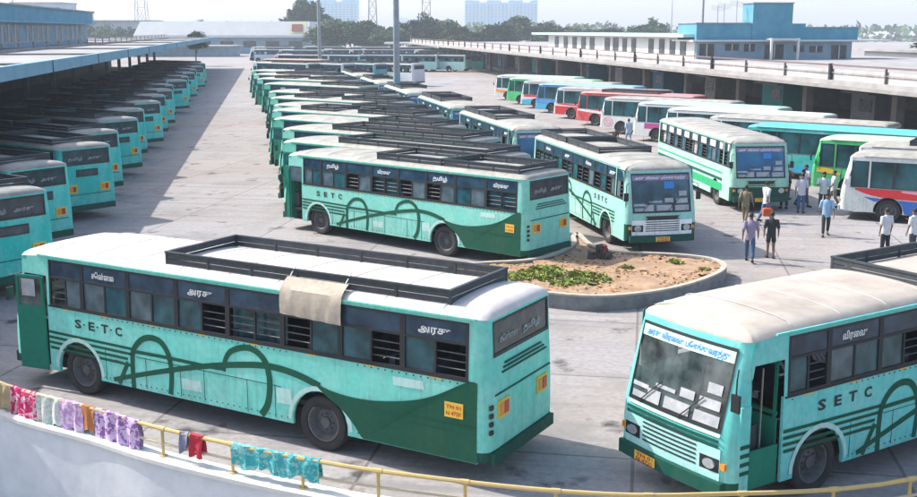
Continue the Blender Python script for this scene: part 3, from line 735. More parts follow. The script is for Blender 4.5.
# cloth hanging from the rack of the near bus
def to_world(root_loc, head, p):
    c, s = math.cos(R(head)), math.sin(R(head)); return (root_loc[0]+p[0]*c-p[1]*s, root_loc[1]+p[0]*s+p[1]*c, p[2])
cl = MB(); prof = [(1.02, 3.06), (1.16, 2.97), (1.24, 2.88), (1.275, 2.72), (1.285, 2.56), (1.28, 2.44)]
nx = 14
for i in range(nx+1):
    x = -7.25-1.32*i/nx
    for j, (y, z) in enumerate(prof):
        w = .012*math.sin(i*1.9+j)*j/5; sag = .04*math.sin(math.pi*i/nx)*(1 if j == 1 else 0)
        cl.v.append(to_world((-8.79, 23.17), 150.1, (x, y+w+.01, z-sag-(.05*(i/nx) if j == 5 else 0))))
m_ = len(prof)
for i in range(nx):
    for j in range(m_-1): cl.f.append((i*m_+j, i*m_+j+1, (i+1)*m_+j+1, (i+1)*m_+j)); cl.m.append(0)
for x in (-7.3, -8.5):
    a = to_world((-8.79, 23.17), 150.1, (x, 1.02, 3.06)); b = to_world((-8.79, 23.17), 150.1, (x-.1, .97, 3.27)); cl.tube([a, b], .012, 5, 1)
M['beige'] = mat('beige_cloth', (.55, .47, .37), .9, 0, .25, 8, None, .2)
tag(cl.build('hanging_cloth', [M['beige'], M['white']], None, True), 'beige cloth hanging from the roof rack over a side window of the nearest bus', 'cloth')

# ------------------------------------------------------------------ queues of the same green bus
def ordw(n): return ['first', 'second', 'third', 'fourth', 'fifth', 'sixth', 'seventh', 'eighth', 'ninth', 'tenth', 'eleventh', 'twelfth', 'thirteenth', 'fourteenth', 'fifteenth', 'sixteenth'][n-1]
GM = 'green buses parked side by side in the middle of the yard'
proto = make_bus('x', (0, 0), 0, GM, TEAL, 1, 'setc', (-3.5, -10.9), seed=5)
midpos = [(-6.75, 45.7, 140), (-7.7, 51.4, 141), (-9.1, 57.2, 141), (-10.15, 63.1, 141), (-10.8, 67.5, 140), (-12.2, 74.4, 141), (-13.6, 81.8, 142), (-16.0, 93.5, 142), (-18.3, 103, 142), (-20.5, 113, 143), (-22.6, 123, 143)]
greens = [(.10, .50, .36), (.20, .60, .46), (.05, .42, .30), (.14, .56, .48), (.26, .62, .48)]
for i, (x, y, a) in enumerate(midpos):
    if i == 2: proto2 = make_bus('x', (0, 0), 0, GM, TEAL, 1, 'setc', (-7.0, -10.9), seed=31); o = proto2
    elif i == 3: proto3 = make_bus('x', (0, 0), 0, GM, TEAL, 1, 'plain', ((-2.6, -5.2), (-7.0, -10.9)), seed=32); o = proto3
    else: o = proto if i == 0 else copy_tree([proto, proto2 if i > 2 else proto, proto3 if i > 2 else proto][i % 3])
    o.location = (x, y, 0); o.rotation_euler.z = R(a); recolor(o, greens[i % 5])
    o['label'] = 'green bus in the middle row, %s one behind the bus left of the planter' % ordw(i+1)
GL = 'turquoise buses with their rears to the aisle beside the left shed'
LT = (.012, .56, .48)
protoL = make_bus('x', (0, 0), 0, GL, LT, 1, 'plain', ((-2.2, -6.2), (-6.5, -10.6)), seed=6)
ly = [30.5, 36.7, 42.9, 48.7, 55.6, 62, 68.6, 75.4, 82.5, 90, 98, 106.5, 115.5, 125, 135, 146]
for i, y in enumerate(ly):
    o = protoL if i == 0 else copy_tree(protoL)
    a = 143+[0, 3, -1, 1, 2, -1, 0, 1][i % 8]; x = -11.6-(y-30.5)*.19+[0, -.45, .25, -.1, .1, -.2, .2, 0][i % 8]
    h = R(a); d = Vector((math.cos(h), math.sin(h))); rt = Vector((math.sin(h), -math.cos(h)))
    f_ = Vector((x, y))+d*11.4-rt*1.2
    o.location = (f_.x, f_.y, 0); o.rotation_euler.z = h
    t = [0, .06, -.04, .02, -.03][i % 5]; recolor(o, (LT[0]+max(0, t)*.6, LT[1]+t, LT[2]+t*.8))
    o['label'] = 'turquoise bus with its rear to the aisle, %s from the viewer beside the left shed' % ordw(i+1)
GQ = 'pale green buses queued nose to tail up the yard'
protoQ = make_bus('x', (0, 0), 0, GQ, (.42, .66, .60), 1, 'setc', ((-4.2, -7.2), (-7.6, -10.8)), seed=7)
for i, (x, y, a) in enumerate([(3.75, 49.7, -77), (.75, 63.6, -78), (-2.45, 78.2, -77.5), (-5.7, 93, -77.5), (-9, 108, -77)]):
    o = protoQ if i == 0 else copy_tree(protoQ)
    o.location = (x, y, 0); o.rotation_euler.z = R(a); recolor(o, [(.34, .62, .52), (.12, .52, .46), (.40, .64, .56), (.5, .7, .62), (.3, .6, .5)][i])
    o['label'] = 'pale green bus facing the viewer, %s one behind the bus with the purple band' % ordw(i+1)

# ------------------------------------------------------------------ coaches along the right shed
def coach(label, loc, head, body, areas, mats, rack=None, roof=None, seed=0):
    r = make_bus(label, loc, head, None, body, 1, 'coach', rack, seed=seed, cat='coach', name='coach', roof=roof)
    r.scale = (.9, .9, .87)
    if areas: coach_livery(r, areas, mats)
    return r
Wt = (.62, .64, .62)
LO = [(-.2, .42), (-11.2, .42)]
cG = coach('white coach with red and blue swooshes beside the people at the right edge', (15.55, 43.1), 150, Wt,
   [([(-1.0, 1.10), (-2.2, 1.03), (-4.5, 1.0), (-11.2, .98)], [(-1.0, 1.08), (-1.5, .88), (-2.1, .65), (-2.9, .42), (-11.2, .42)], 1),
    ([(-.6, 1.49), (-4, 1.49), (-11.2, 1.49)], [(-.6, 1.40), (-1.1, 1.22), (-1.8, 1.10), (-2.6, 1.06), (-11.2, 1.02)], 0),
    ([(-2.5, 1.46), (-6.5, 1.46)], [(-2.5, 1.38), (-3.5, 1.32), (-6.5, 1.3)], 2)], [M['redpaint'], M['bluepaint'], M['pink']], (-3.0, -9), seed=1)
cG2 = coach('white coach with a black roof rack, mostly hidden behind the red white and blue coach', (17.2, 46.6), 148, (.66, .70, .68), None, None, (-2.5, -10), None, 14)
cH = coach('bright green coach with yellow and orange splashes just behind the red white and blue coach', (16.6, 49.6), 143, (.04, .50, .13),
   [([(-.3, 1.48), (-1.0, 1.4), (-1.5, 1.15)], [(-.3, 1.2), (-1.0, 1.15), (-1.5, 1.1)], 0),
    ([(-1.9, 1.2), (-2.6, 1.4), (-4.5, 1.45), (-7, 1.3)], [(-1.9, 1.1), (-3.0, .9), (-4.5, .8), (-7, 1.0)], 1)], [M['yellow'], M['orange']], None, mat('lime_roof', (.45, .68, .38), .5, 0, .2, 1), 2)
cI = coach('long teal coach with a cyan roof just behind the bright green coach', (15.2, 56.3), 139, (.02, .42, .38),
   [([(-.2, .8), (-11.2, .8)], LO, 0)], [M['cyanpaint']], None, mat('cyan_roof', (.10, .52, .62), .5, 0, .2, 1), 3)
cI2 = coach('teal and blue coach parked between the cream bus and the long teal coach', (14.6, 62.2), 139, Wt,
   [([(-.2, 1.48), (-11.2, 1.48)], [(-.2, 1.1), (-11.2, 1.1)], 0)], [M['green']], None, None, 4)
cK = coach('white coach with a green lower corner and orange spots along its green roof edge', (13.3, 68.0), 139, Wt,
   [([(-.2, .95), (-1.4, .75), (-3, .5)], [(-.2, .42), (-3, .42)], 0), ([(-1.2, 1.3), (-11.2, 1.3)], [(-1.2, 1.05), (-11.2, 1.05)], 0)], [M['lime']], None, mat('pale_roof', (.62, .70, .62), .5, 0, .2, 1), 5)
cL = coach('white coach with a magenta band behind the pedestrian in the light blue shirt', (12.4, 73.6), 139, Wt,
   [([(-1.0, 1.42), (-11.2, 1.42)], [(-1.0, 1.0), (-11.2, 1.0)], 0)], [M['magenta']], None, mat('mint_roof', (.42, .64, .55), .5, 0, .2, 1), 6)
cM = coach('white coach with a pink ring painted on its side in the right hand row', (10.9, 79.2), 139, Wt, None, None, None, None, 7)
rg = MB()
for rr_, w_ in ((.36, .09), (.16, .08)):
    pts = [(-.82+rr_*1.15*math.cos(a), .98+rr_*math.sin(a)) for a in [2*math.pi*k/20 for k in range(21)]]
    stroke(rg, pts, w_, 1, .008, 0, False)
rg.build('livery_ring', [M['pink']], cM)
cN = coach('red coach with a white upper half in the right hand row', (9.9, 86.0), 139, (.62, .03, .035),
   [([(-.2, 1.48), (-3, 1.3), (-6, 1.0), (-11.2, .7)], [(-.2, 1.3), (-3, 1.05), (-6, .7), (-11.2, .5)], 0)], [M['whitepaint']], (-2.5, -8), mat('red_roof', (.6, .25, .25), .5, 0, .2, 1), 8)
cO = coach('white coach with red curves low on its side in the right hand row', (8.7, 92.4), 139, Wt,
   [([(-.2, 1.22), (-1.5, 1.2), (-4, 1.18), (-11.2, 1.17)], LO, 0), ([(-.5, 1.48), (-2, 1.42), (-4, 1.35)], [(-.5, 1.38), (-2, 1.3), (-4, 1.25)], 0)], [M['redpaint']], None, None, 9)
cP = coach('blue coach with a lime green patch in the right hand row', (7.6, 98.8), 139, (.03, .22, .55),
   [([(-.2, 1.0), (-2, .9), (-5, .8)], [(-.2, .42), (-5, .42)], 0), ([(-1.9, 1.1), (-3, .9), (-6, .8)], [(-1.9, .5), (-6, .42)], 1)], [M['cyanpaint'], M['lime']], None, mat('blue_roof', (.25, .45, .65), .5, 0, .2, 1), 10)
cQ = coach('white and blue coach with a red flash in the right hand row', (6.6, 104.6), 139, Wt,
   [([(-.2, .9), (-2, 1.1), (-5, 1.3)], [(-.2, .42), (-5, .42)], 0), ([(-.5, 1.48), (-4, 1.42)], [(-.5, 1.25), (-4, 1.25)], 1)], [M['cyanpaint'], M['redpaint']], None, None, 11)
cR = coach('plain green coach in the far part of the right hand row', (5.5, 110.2), 139, (.02, .45, .12), None, None, None, mat('leaf_roof', (.35, .6, .35), .5, 0, .2, 1), 12)
cS = coach('white coach with orange and green patches, last of the right hand row', (4.5, 116.8), 139, Wt,
   [([(-.3, 1.3), (-2, 1.2), (-5, .8)], [(-.3, 1.0), (-2, .8), (-5, .6)], 0), ([(-2, .9), (-6, 1.1)], [(-2, .5), (-6, .5)], 1)], [M['orange'], M['lime']], None, mat('mint_white_roof', (.5, .7, .62), .5, 0, .2, 1), 13)

# ------------------------------------------------------------------ far vehicles
GF = 'buses parked in rows at the far end of the yard'
protoF = make_bus('x', (0, 0), 0, GF, (.3, .6, .55), 0, 'far', (-4, -10.5), seed=20)
fcol = [(.35, .62, .58), (.55, .72, .68), (.12, .42, .45), (.65, .66, .68), (.08, .35, .38), (.45, .55, .62)]
far = []
fr = random.Random(3)
for k in range(4): far.append((-27.5+4.6*k+fr.uniform(-.5, .5), 152-k*1.0+fr.uniform(-2, 2), 141+fr.uniform(-3, 3)))
for k in range(5): far.append((-33+6.2*k, 196+fr.uniform(-4, 4), 160+fr.uniform(-10, 10)))
for k in range(8): far.append((-47+7.4*k, 246+fr.uniform(-6, 6), 172+fr.uniform(-12, 10)))
for k in range(8): far.append((-53+12*k, 285+fr.uniform(-5, 5), 178+fr.uniform(-8, 8)))
for i, (x, y, a) in enumerate(far):
    o = protoF if i == 0 else copy_tree(protoF, None, ('body', 'side_panel', 'window', 'pane', 'quarter_light', 'windscreen', 'chassis', 'wheel', 'roof_rack', 'rear_window'))
    o.location = (x, y, 0); o.rotation_euler.z = R(a); recolor(o, fcol[(i*5+i//4) % 6])
    row = 0 if i < 4 else 1 if i < 9 else 2 if i < 17 else 3; k = i-[0, 4, 9, 17][row]
    o['label'] = 'far bus in the %s row across the yard end, %s from the left' % (['nearest', 'second', 'third', 'rearmost'][row], ordw(k+1))
cy = make_bus('cyan bus seen side on at the yard end right of the thick mast', (-6.5, 199), 170, None, (.02, .52, .50), 0, 'far', None, seed=21, cat='bus')
rd = make_bus('brick red bus standing at the far left of the yard near the thin mast', (-29.5, 168), 150, None, (.28, .05, .05), 0, 'far', None, seed=22, roof=mat('tan_roof', (.45, .32, .22), .7, 0, .3, 2))

# ------------------------------------------------------------------ ground
def ground_mat(name, base, dark, warm, stripes=True, rot=0.):
    m, nt, b = nodes_of(name); N = nt.nodes.new; Lk = nt.links.new
    tc = N('ShaderNodeTexCoord')
    def noise(sc_, det, vec, ro=.6):
        n = N('ShaderNodeTexNoise'); n.inputs['Scale'].default_value = sc_; n.inputs['Detail'].default_value = det; n.inputs['Roughness'].default_value = ro; Lk(vec, n.inputs['Vector']); return n.outputs['Fac']
    def ramp(f, a, b_, c0=(0, 0, 0, 1), c1=(1, 1, 1, 1)):
        r = N('ShaderNodeValToRGB'); r.color_ramp.elements[0].position = a; r.color_ramp.elements[1].position = b_; r.color_ramp.elements[0].color = c0; r.color_ramp.elements[1].color = c1; Lk(f, r.inputs['Fac']); return r.outputs['Color']
    def mix(a, b_, f, mode='MIX'):
        x = N('ShaderNodeMix'); x.data_type = 'RGBA'; x.blend_type = mode
        for s_, v in ((0, f), (6, a), (7, b_)):
            if isinstance(v, (tuple, float)): x.inputs[s_].default_value = v if not isinstance(v, tuple) else (*v, 1)[:4]
            else: Lk(v, x.inputs[s_])
        return x.outputs[2]
    obj = tc.outputs['Object']
    mp = N('ShaderNodeMapping'); mp.inputs['Rotation'].default_value = (0, 0, rot); Lk(obj, mp.inputs['Vector']); v = mp.outputs['Vector']
    c = mix(base, warm, ramp(noise(.045, 5, v), .4, .62))
    c = mix(c, dark, ramp(noise(.35, 8, v, .7), .52, .82))
    m2 = N('ShaderNodeMapping'); m2.inputs['Scale'].default_value = (.05, 1.7, 1); Lk(v, m2.inputs['Vector'])
    c = mix(c, tuple(x*.52 for x in base), ramp(noise(.9, 6, m2.outputs['Vector'], .75), .50, .74))
    m2b = N('ShaderNodeMapping'); m2b.inputs['Scale'].default_value = (.9, .05, 1); Lk(v, m2b.inputs['Vector'])
    c = mix(c, tuple(x*.7 for x in base), ramp(noise(.8, 5, m2b.outputs['Vector'], .7), .56, .80))
    n4 = noise(7, 6, v, .7); c = mix(c, tuple(x*.60 for x in base), ramp(n4, .42, .78))
    st = ramp(noise(.8, 5, v, .6), .60, .70); c = mix(c, tuple(x*.5 for x in dark), st)
    if stripes:
        br = N('ShaderNodeTexBrick'); br.offset = 0; br.inputs['Scale'].default_value = 1; br.inputs['Brick Width'].default_value = 4.5; br.inputs['Row Height'].default_value = 4.5
        br.inputs['Mortar Size'].default_value = .035; br.inputs['Mortar Smooth'].default_value = .3; br.inputs['Color1'].default_value = (1, 1, 1, 1); br.inputs['Color2'].default_value = (.86, .86, .86, 1); br.inputs['Mortar'].default_value = (.45, .43, .42, 1)
        Lk(v, br.inputs['Vector']); c = mix(c, br.outputs['Color'], .8, 'MULTIPLY')
    Lk(c, b.inputs['Base Color']); b.inputs['Roughness'].default_value = .85; b.inputs['Specular IOR Level'].default_value = .25
    bp = N('ShaderNodeBump'); bp.inputs['Strength'].default_value = .3; bp.inputs['Distance'].default_value = .02; Lk(n4, bp.inputs['Height']); Lk(bp.outputs['Normal'], b.inputs['Normal'])
    return m
M['yard'] = ground_mat('yard_concrete', (.39, .375, .37), (.17, .16, .155), (.37, .31, .265), True, R(9.7))
M['earth'] = ground_mat('lower_ground', (.26, .22, .17), (.12, .10, .08), (.30, .25, .18), False)
M['field'] = ground_mat('far_field', (.16, .17, .10), (.08, .10, .05), (.22, .20, .13), False)
wall_back = smooth_path([(-60, 62), (-34, 42), (-20, 30.5), (-13, 24.0), (-9.08, 20.42), (-6.39, 18.70), (-5.15, 17.87), (-3.57, 17.02), (-2.3, 16.42), (-1.0, 15.92), (1.5, 15.24), (3.6, 15.12), (7.0, 15.72), (12, 18.7), (20, 26), (32, 34), (60, 44)], 6)
def offset_path(p, d):
    out = []
    for i in range(len(p)):
        a = Vector(p[max(i-1, 0)]); b = Vector(p[min(i+1, len(p)-1)]); t = (b-a).normalized(); n = Vector((t.y, -t.x)); out.append((p[i][0]+n.x*d, p[i][1]+n.y*d))
    return out
yd = MB(); pts = [(x, y, 0) for x, y in offset_path(wall_back, .1)]+[(400, 60, 0), (3500, 600, 0), (3500, 4000, 0), (-3500, 4000, 0), (-3500, 600, 0), (-400, 80, 0)]
yd.add(pts, [tuple(range(len(pts)))]); yo = yd.build('yard_ground', M['yard']); tag(yo, kind='structure')
lg = MB(); lg.quad((-300, -60, -1.7), (300, -60, -1.7), (300, 120, -1.7), (-300, 120, -1.7)); lo_ = lg.build('lower_ground', M['earth']); tag(lo_, kind='structure')
# boundary wall
M['wallw'] = mat('boundary_wall_plaster', (.80, .82, .84), .85, 0, 0, 1.4, (.62, .65, .69), .25)
M['cope'] = mat('wall_coping', (.78, .77, .74), .8, 0, .15, 5)
wf = offset_path(wall_back, .36); wb_ = wall_back; wl = MB(); n = len(wb_)
for i in range(n-1):
    a, b, c, d = wb_[i], wb_[i+1], wf[i+1], wf[i]
    wl.quad((*d, -1.8), (*c, -1.8), (*c, .03), (*d, .03), 0); wl.quad((*b, -.3), (*a, -.3), (*a, .03), (*b, .03), 0)
wroot = thing('boundary_wall', 'curved white retaining wall with a bright coping running along the near edge of the yard', 'wall')
wl.build('wall_face', [M['wallw']], wroot)
wc = MB(); cf = offset_path(wall_back, .40); cb = offset_path(wall_back, -.03)
for i in range(n-1):
    a, b, c, d = cb[i], cb[i+1], cf[i+1], cf[i]
    wc.quad((*d, .10), (*c, .10), (*b, .10), (*a, .10)); wc.quad((*d, .03), (*c, .03), (*c, .10), (*d, .10)); wc.quad((*b, .03), (*a, .03), (*a, .10), (*b, .10)); wc.quad((*a, .03), (*b, .03), (*c, .03), (*d, .03))
wc.build('coping', M['cope'], wroot)
# yellow pipe railing
M['yrail'] = mat('yellow_rail_paint', (.66, .45, .12), .5, 0, 0, 6, (.50, .38, .20))
M['crail'] = mat('cream_rail_paint', (.62, .52, .36), .6, 0, .3, 5)
rl_ = offset_path(wall_back, .17); rroot = thing('pipe_railing', 'yellow pipe railing with short posts along the top of the curved wall', 'railing')
def along(path, s0):
    acc = 0
    for a, b in zip(path[:-1], path[1:]):
        l = math.dist(a, b)
        if acc+l >= s0: t = (s0-acc)/l; return (a[0]+(b[0]-a[0])*t, a[1]+(b[1]-a[1])*t), (Vector(b)-Vector(a)).normalized()
        acc += l
    return path[-1], (Vector(path[-1])-Vector(path[-2])).normalized()
MB().tube([(x, y, .60) for x, y in rl_], .036, 8).build('top_rail', M['yrail'], rroot, True)
MB().tube([(x, y, .33) for x, y in rl_], .025, 8).build('lower_rail', M['crail'], rroot, True)
total = sum(math.dist(a, b) for a, b in zip(rl_[:-1], rl_[1:])); s_ = .3; k = 0
def arc_of(px):
    acc = 0
    for a, b in zip(rl_[:-1], rl_[1:]):
        if a[0] <= px <= b[0]: return acc+math.dist(a, b)*(px-a[0])/(b[0]-a[0])
        acc += math.dist(a, b)
for px in [-33, -30, -27, -24, -21.5, -19, -17, -15, -13, -11, -9.3, -7.9, -6.5, -5.1, -3.75, -2.5, -1.25, .1, 1.45, 2.8, 4.2, 5.6, 6.9, 8.2, 9.6, 11, 12.5, 14, 15.5, 17, 19, 21, 23, 25]:
    p, t = along(rl_, arc_of(px)); pb = MB(); pb.tube([(p[0], p[1], .10), (p[0], p[1], .60)], .028, 8); pb.tube([(p[0], p[1], .10), (p[0], p[1], .12)], .07, 8); pb.tube([(p[0]-t.x*.07, p[1]-t.y*.07, .60), (p[0]+t.x*.07, p[1]+t.y*.07, .60)], .045, 8)
    pb.build('rail_post', M['yrail'], rroot, True)
# washing on the rail
def patt(name, a, b, sc_=14):
    m, nt, bs = nodes_of(name); tc = nt.nodes.new('ShaderNodeTexCoord'); v = nt.nodes.new('ShaderNodeTexNoise'); v.inputs['Scale'].default_value = sc_; v.inputs['Detail'].default_value = 3; v.inputs['Distortion'].default_value = 1.5
    nt.links.new(tc.outputs['Object'], v.inputs['Vector']); r = nt.nodes.new('ShaderNodeValToRGB'); r.color_ramp.interpolation = 'CONSTANT'; r.color_ramp.elements[1].position = .47
    r.color_ramp.elements[0].color = (*b, 1); r.color_ramp.elements[1].color = (*a, 1); nt.links.new(v.outputs['Fac'], r.inputs['Fac']); nt.links.new(r.outputs['Color'], bs.inputs['Base Color']); bs.inputs['Roughness'].default_value = .9
    return m
cloths = [(-9.75, -8.98, .46, patt('print_a', (.55, .58, .40), (.15, .25, .20), 11), 'greenish patterned cloth at the left end of the washing'),
          (-8.96, -8.50, .46, mat('tan_cloth', (.50, .38, .22), .9, 0, .3, 9), 'tan cloth between the greenish and the magenta washing'),
          (-8.54, -7.90, .50, patt('print_b', (.60, .02, .14), (.75, .5, .55), 7), 'magenta cloth with white print hung on the rail'),
          (-7.90, -7.34, .48, patt('print_c', (.66, .66, .62), (.45, .55, .5), 10), 'off white patterned cloth beside the magenta one'),
          (-7.36, -6.82, .50, patt('print_d', (.55, .32, .58), (.75, .6, .75), 8), 'lilac cloth hung near the orange one'),
          (-6.84, -6.55, .42, mat('rust_cloth', (.52, .20, .06), .9, 0, .3, 9), 'small rust orange cloth between lilac pieces'),
          (-6.57, -5.58, .50, patt('print_e', (.62, .48, .68), (.28, .12, .35), 9), 'wide lavender patterned cloth hung on the rail'),
          (-4.72, -4.56, .26, mat('slate_cloth', (.25, .28, .40), .9, 0, .3, 9), 'small slate blue cloth left of the red one'),
          (-4.52, -4.28, .34, mat('crimson_cloth', (.60, .03, .06), .9, 0, .3, 9), 'small crimson cloth near the yellow rail post'),
          (-3.72, -2.20, .30, patt('print_f', (.04, .40, .42), (.25, .55, .52), 9), 'long teal towel lying over the rail')]
for k, (xa, xb, dz, m_, lab) in enumerate(cloths):
    mb = MB(); sa, sb = arc_of(xa), arc_of(xb); nn = max(6, int((sb-sa)/.05))
    dz = dz*1.05+.02
    prof = [(.055, -dz), (.05, -dz*.5), (.045, -.05), (.03, .035), (0, .048), (-.03, .035), (-.045, -.05), (-.05, -dz*.45), (-.055, -dz*.9)]
    for i in range(nn+1):
        p, t = along(rl_, sa+(sb-sa)*i/nn); nrm = Vector((t.y, -t.x))
        for j, (o_, z) in enumerate(prof):
            w = (.032*math.sin(i*(1.05+.13*(k % 3))+k)+.014*math.sin(i*2.3+j*.6))*min(1, abs(z)*3.5+.12)+.012*mnoise.noise(Vector((i*.35, j*.8, k*3)))*3; zz = .60+z*(1+.13*math.sin(i*.45+k*2)+.05*math.sin(i*1.7) if z < -.06 else 1)
            mb.v.append((p[0]+nrm.x*(o_+w), p[1]+nrm.y*(o_+w), zz))
    q = len(prof)
    for i in range(nn):
        for j in range(q-1): mb.f.append((i*q+j, i*q+j+1, (i+1)*q+j+1, (i+1)*q+j)); mb.m.append(0)
    tag(mb.build('washing', m_, None, True), lab, 'cloth', 'washing hung on the yellow railing')

# ------------------------------------------------------------------ planter island
isl = [(-.6, 31.0), (-.1, 29.9), (1.14, 28.97), (2.45, 28.16), (3.74, 27.82), (5.14, 28.27), (6.41, 29.21), (7.57, 30.61), (8.04, 31.71), (7.92, 32.6), (7.25, 33.2), (6.2, 33.55), (5.0, 33.8), (4.42, 34.9), (4.2, 36.9), (3.85, 36.4), (3.7, 35.0), (2.9, 33.3), (2.0, 32.5), (.9, 32.2), (-.2, 31.8)]
isl = smooth_path(isl+[isl[0]], 4)[:-1]
proot = thing('planter', 'kidney shaped raised bed with a grey wall and pale coping among the nearest buses', 'planter')
M['pwall'] = mat('planter_wall', (.26, .26, .25), .9, 0, 0, 3, (.13, .14, .15), .4); M['pcope'] = mat('planter_coping', (.52, .47, .38), .9, 0, .35, 5)
n = len(isl); inner = []
for i in range(n):
    a = Vector(isl[i-1]); b = Vector(isl[(i+1) % n]); t = (b-a).normalized(); inner.append((isl[i][0]-t.y*.16, isl[i][1]+t.x*.16))
wl = MB(); wc = MB()
for i in range(n):
    j = (i+1) % n; a, b, c, d = isl[i], isl[j], inner[j], inner[i]
    wl.quad((*a, -.05), (*b, -.05), (*b, .38), (*a, .38)); wl.quad((*c, .2), (*d, .2), (*d, .38), (*c, .38))
    wc.quad((*a, .43), (*b, .43), (*c, .43), (*d, .43)); wc.quad((*a, .38), (*b, .38), (*b, .43), (*a, .43)); wc.quad((*c, .38), (*d, .38), (*d, .43), (*c, .43))
wl.build('planter_wall', M['pwall'], proot); wc.build('coping', M['pcope'], proot)
def inside(p, poly):
    r = False
    for i in range(len(poly)):
        a, b = poly[i-1], poly[i]
        if (a[1] > p[1]) != (b[1] > p[1]) and p[0] < (b[0]-a[0])*(p[1]-a[1])/(b[1]-a[1])+a[0]: r = not r
    return r
M['soil'] = mat('planter_soil', (.46, .30, .18), .95, 0, 0, 2.4, (.24, .15, .09), .9)
sb = MB(); st = .22; idx = {}
gx = [(-1+st*i) for i in range(44)]; gy = [27.6+st*j for j in range(46)]
def soil_z(x, y): return .34+.10*mnoise.noise(Vector((x*.9, y*.9, 0)))+.05*mnoise.noise(Vector((x*4, y*4, 3)))
sb.add([(x, y, .33) for x, y in inner], [tuple(range(n))])
for i, x in enumerate(gx):
    for j, y in enumerate(gy):
        if inside((x, y), inner): idx[(i, j)] = len(sb.v); sb.v.append((x+rng.uniform(-.05, .05), y+rng.uniform(-.05, .05), soil_z(x, y)+.02))
for (i, j), a in list(idx.items()):
    if (i+1, j) in idx and (i, j+1) in idx and (i+1, j+1) in idx: sb.f.append((a, idx[(i+1, j)], idx[(i+1, j+1)], idx[(i, j+1)])); sb.m.append(0)
sb.build('soil', M['soil'], proot, True)
# weeds, dry litter
def blades(spots, name, mats, label, cat, hmin, hmax, nper, spread):
    mb = MB()
    for (x, y, w_) in spots:
        for _ in range(int(nper*w_)):
            a = rng.uniform(0, 6.28); r_ = spread*math.sqrt(rng.random())*w_; px, py = x+r_*math.cos(a), y+r_*math.sin(a)
            if not inside((px, py), inner): continue
            z = soil_z(px, py)+.01; h = rng.uniform(hmin, hmax); b = rng.uniform(0, 6.28); wd = rng.uniform(.03, .09); l = rng.uniform(.0, .12)
            u = Vector((math.cos(b), math.sin(b), 0)); p = Vector((px, py, z)); t = p+Vector((rng.uniform(-.1, .1), rng.uniform(-.1, .1), h))
            mb.add([p-u*wd*.3, p+u*wd*.3, p.lerp(t, .55)+u*wd, t, p.lerp(t, .55)-u*wd], [(0, 1, 2, 3, 4)], rng.choice(range(len(mats))))
    return tag(mb.build(name, mats), label, cat, None, 'stuff')
def leafmat(name, c, c2=None):
    m = mat(name, c, .75, 0, .4, 3, c2); m.node_tree.nodes['Principled BSDF'].inputs['Specular IOR Level'].default_value = .15; return m
wsp = [(2.2, 30.6, 1.2), (3.0, 30.2, 1.3), (3.7, 30.0, 1.0), (1.5, 30.3, 1.0), (2.6, 31.2, .8), (2.9, 29.4, .5), (6.6, 32.3, .35), (4.6, 33.4, .4), (5.0, 31.6, .3), (7.3, 31.4, .25)]
blades(wsp, 'weeds', [leafmat('weed_yellow', (.38, .38, .08)), leafmat('weed_green', (.18, .26, .06)), leafmat('weed_bright', (.32, .36, .10))], 'yellow green weeds growing thickest on the left part of the raised bed', 'weeds', .02, .09, 420, .62)
dsp = [(rng.uniform(-.3, 7.8), rng.uniform(28, 34.5), 1.0) for _ in range(130)]
blades(dsp, 'dry_leaves', [leafmat('litter_tan', (.58, .36, .16)), leafmat('litter_rust', (.48, .19, .06)), leafmat('litter_pale', (.60, .44, .26)), leafmat('litter_brown', (.20, .12, .07))], 'dry brown leaf litter covering the soil of the raised bed', 'leaf litter', .01, .05, 16, .5)
rb = MB()
for k in range(18):
    a = rng.uniform(0, 6.28); r_ = rng.uniform(0, .36); s_ = rng.uniform(.06, .15); c = Vector((4.42+r_*math.cos(a), 33.0+r_*math.sin(a)*.8, .42+(.45-r_)*.7*rng.random()))
    vs = [c+Vector((sx*s_*rng.uniform(.6, 1.1), sy*s_*rng.uniform(.6, 1.1), sz*s_*rng.uniform(.6, 1.))) for sx in (-1, 1) for sy in (-1, 1) for sz in (-1, 1)]
    rb.add(vs, [(0, 1, 3, 2), (4, 6, 7, 5), (0, 4, 5, 1), (2, 3, 7, 6), (0, 2, 6, 4), (1, 5, 7, 3)], 0 if k % 7 else 1)
tag(rb.build('rubble_heap', [mat('rubble', (.10, .09, .085), .95, 0, .5, 6), M['redpaint']]), 'dark heap of rubble on the raised bed between the two nearest parked buses', 'rubble', None, 'stuff')

# ------------------------------------------------------------------ sheds; s = metres right of the aisle axis, t = metres along it
AX = Vector((-.1685, .9857)); NX = Vector((.9857, .1685))
def st_(s, t, z=0): p = NX*s+AX*t; return (p.x, p.y, z)
def sbox(mb, s0, s1, t0, t1, z0, z1, mi=0):
    return mb.add([st_(s0,t0,z0), st_(s1,t0,z0), st_(s1,t1,z0), st_(s0,t1,z0), st_(s0,t0,z1), st_(s1,t0,z1), st_(s1,t1,z1), st_(s0,t1,z1)],
                  [(3,2,1,0),(4,5,6,7),(0,1,5,4),(1,2,6,5),(2,3,7,6),(3,0,4,7)], mi)
M['croof'] = mat('concrete_roof', (.40, .38, .37), .9, 0, 0, .5, (.23, .22, .22))
M['conc'] = mat('raw_concrete', (.32, .30, .28), .9, 0, 0, 1.2, (.20, .19, .18), .2)
M['fascia'] = mat('blue_fascia_paint', (.12, .31, .42), .75, 0, 0, .9, (.22, .38, .46))
M['shedwall'] = mat('shed_wall', (.16, .17, .18), .9, 0, 0, .8, (.09, .10, .11))
M['bluewall'] = mat('pale_blue_wall', (.32, .43, .50), .85, 0, 0, .8, (.20, .30, .38))
M['blueband'] = mat('blue_band', (.06, .25, .36), .8, 0, 0, .8, (.12, .33, .42))
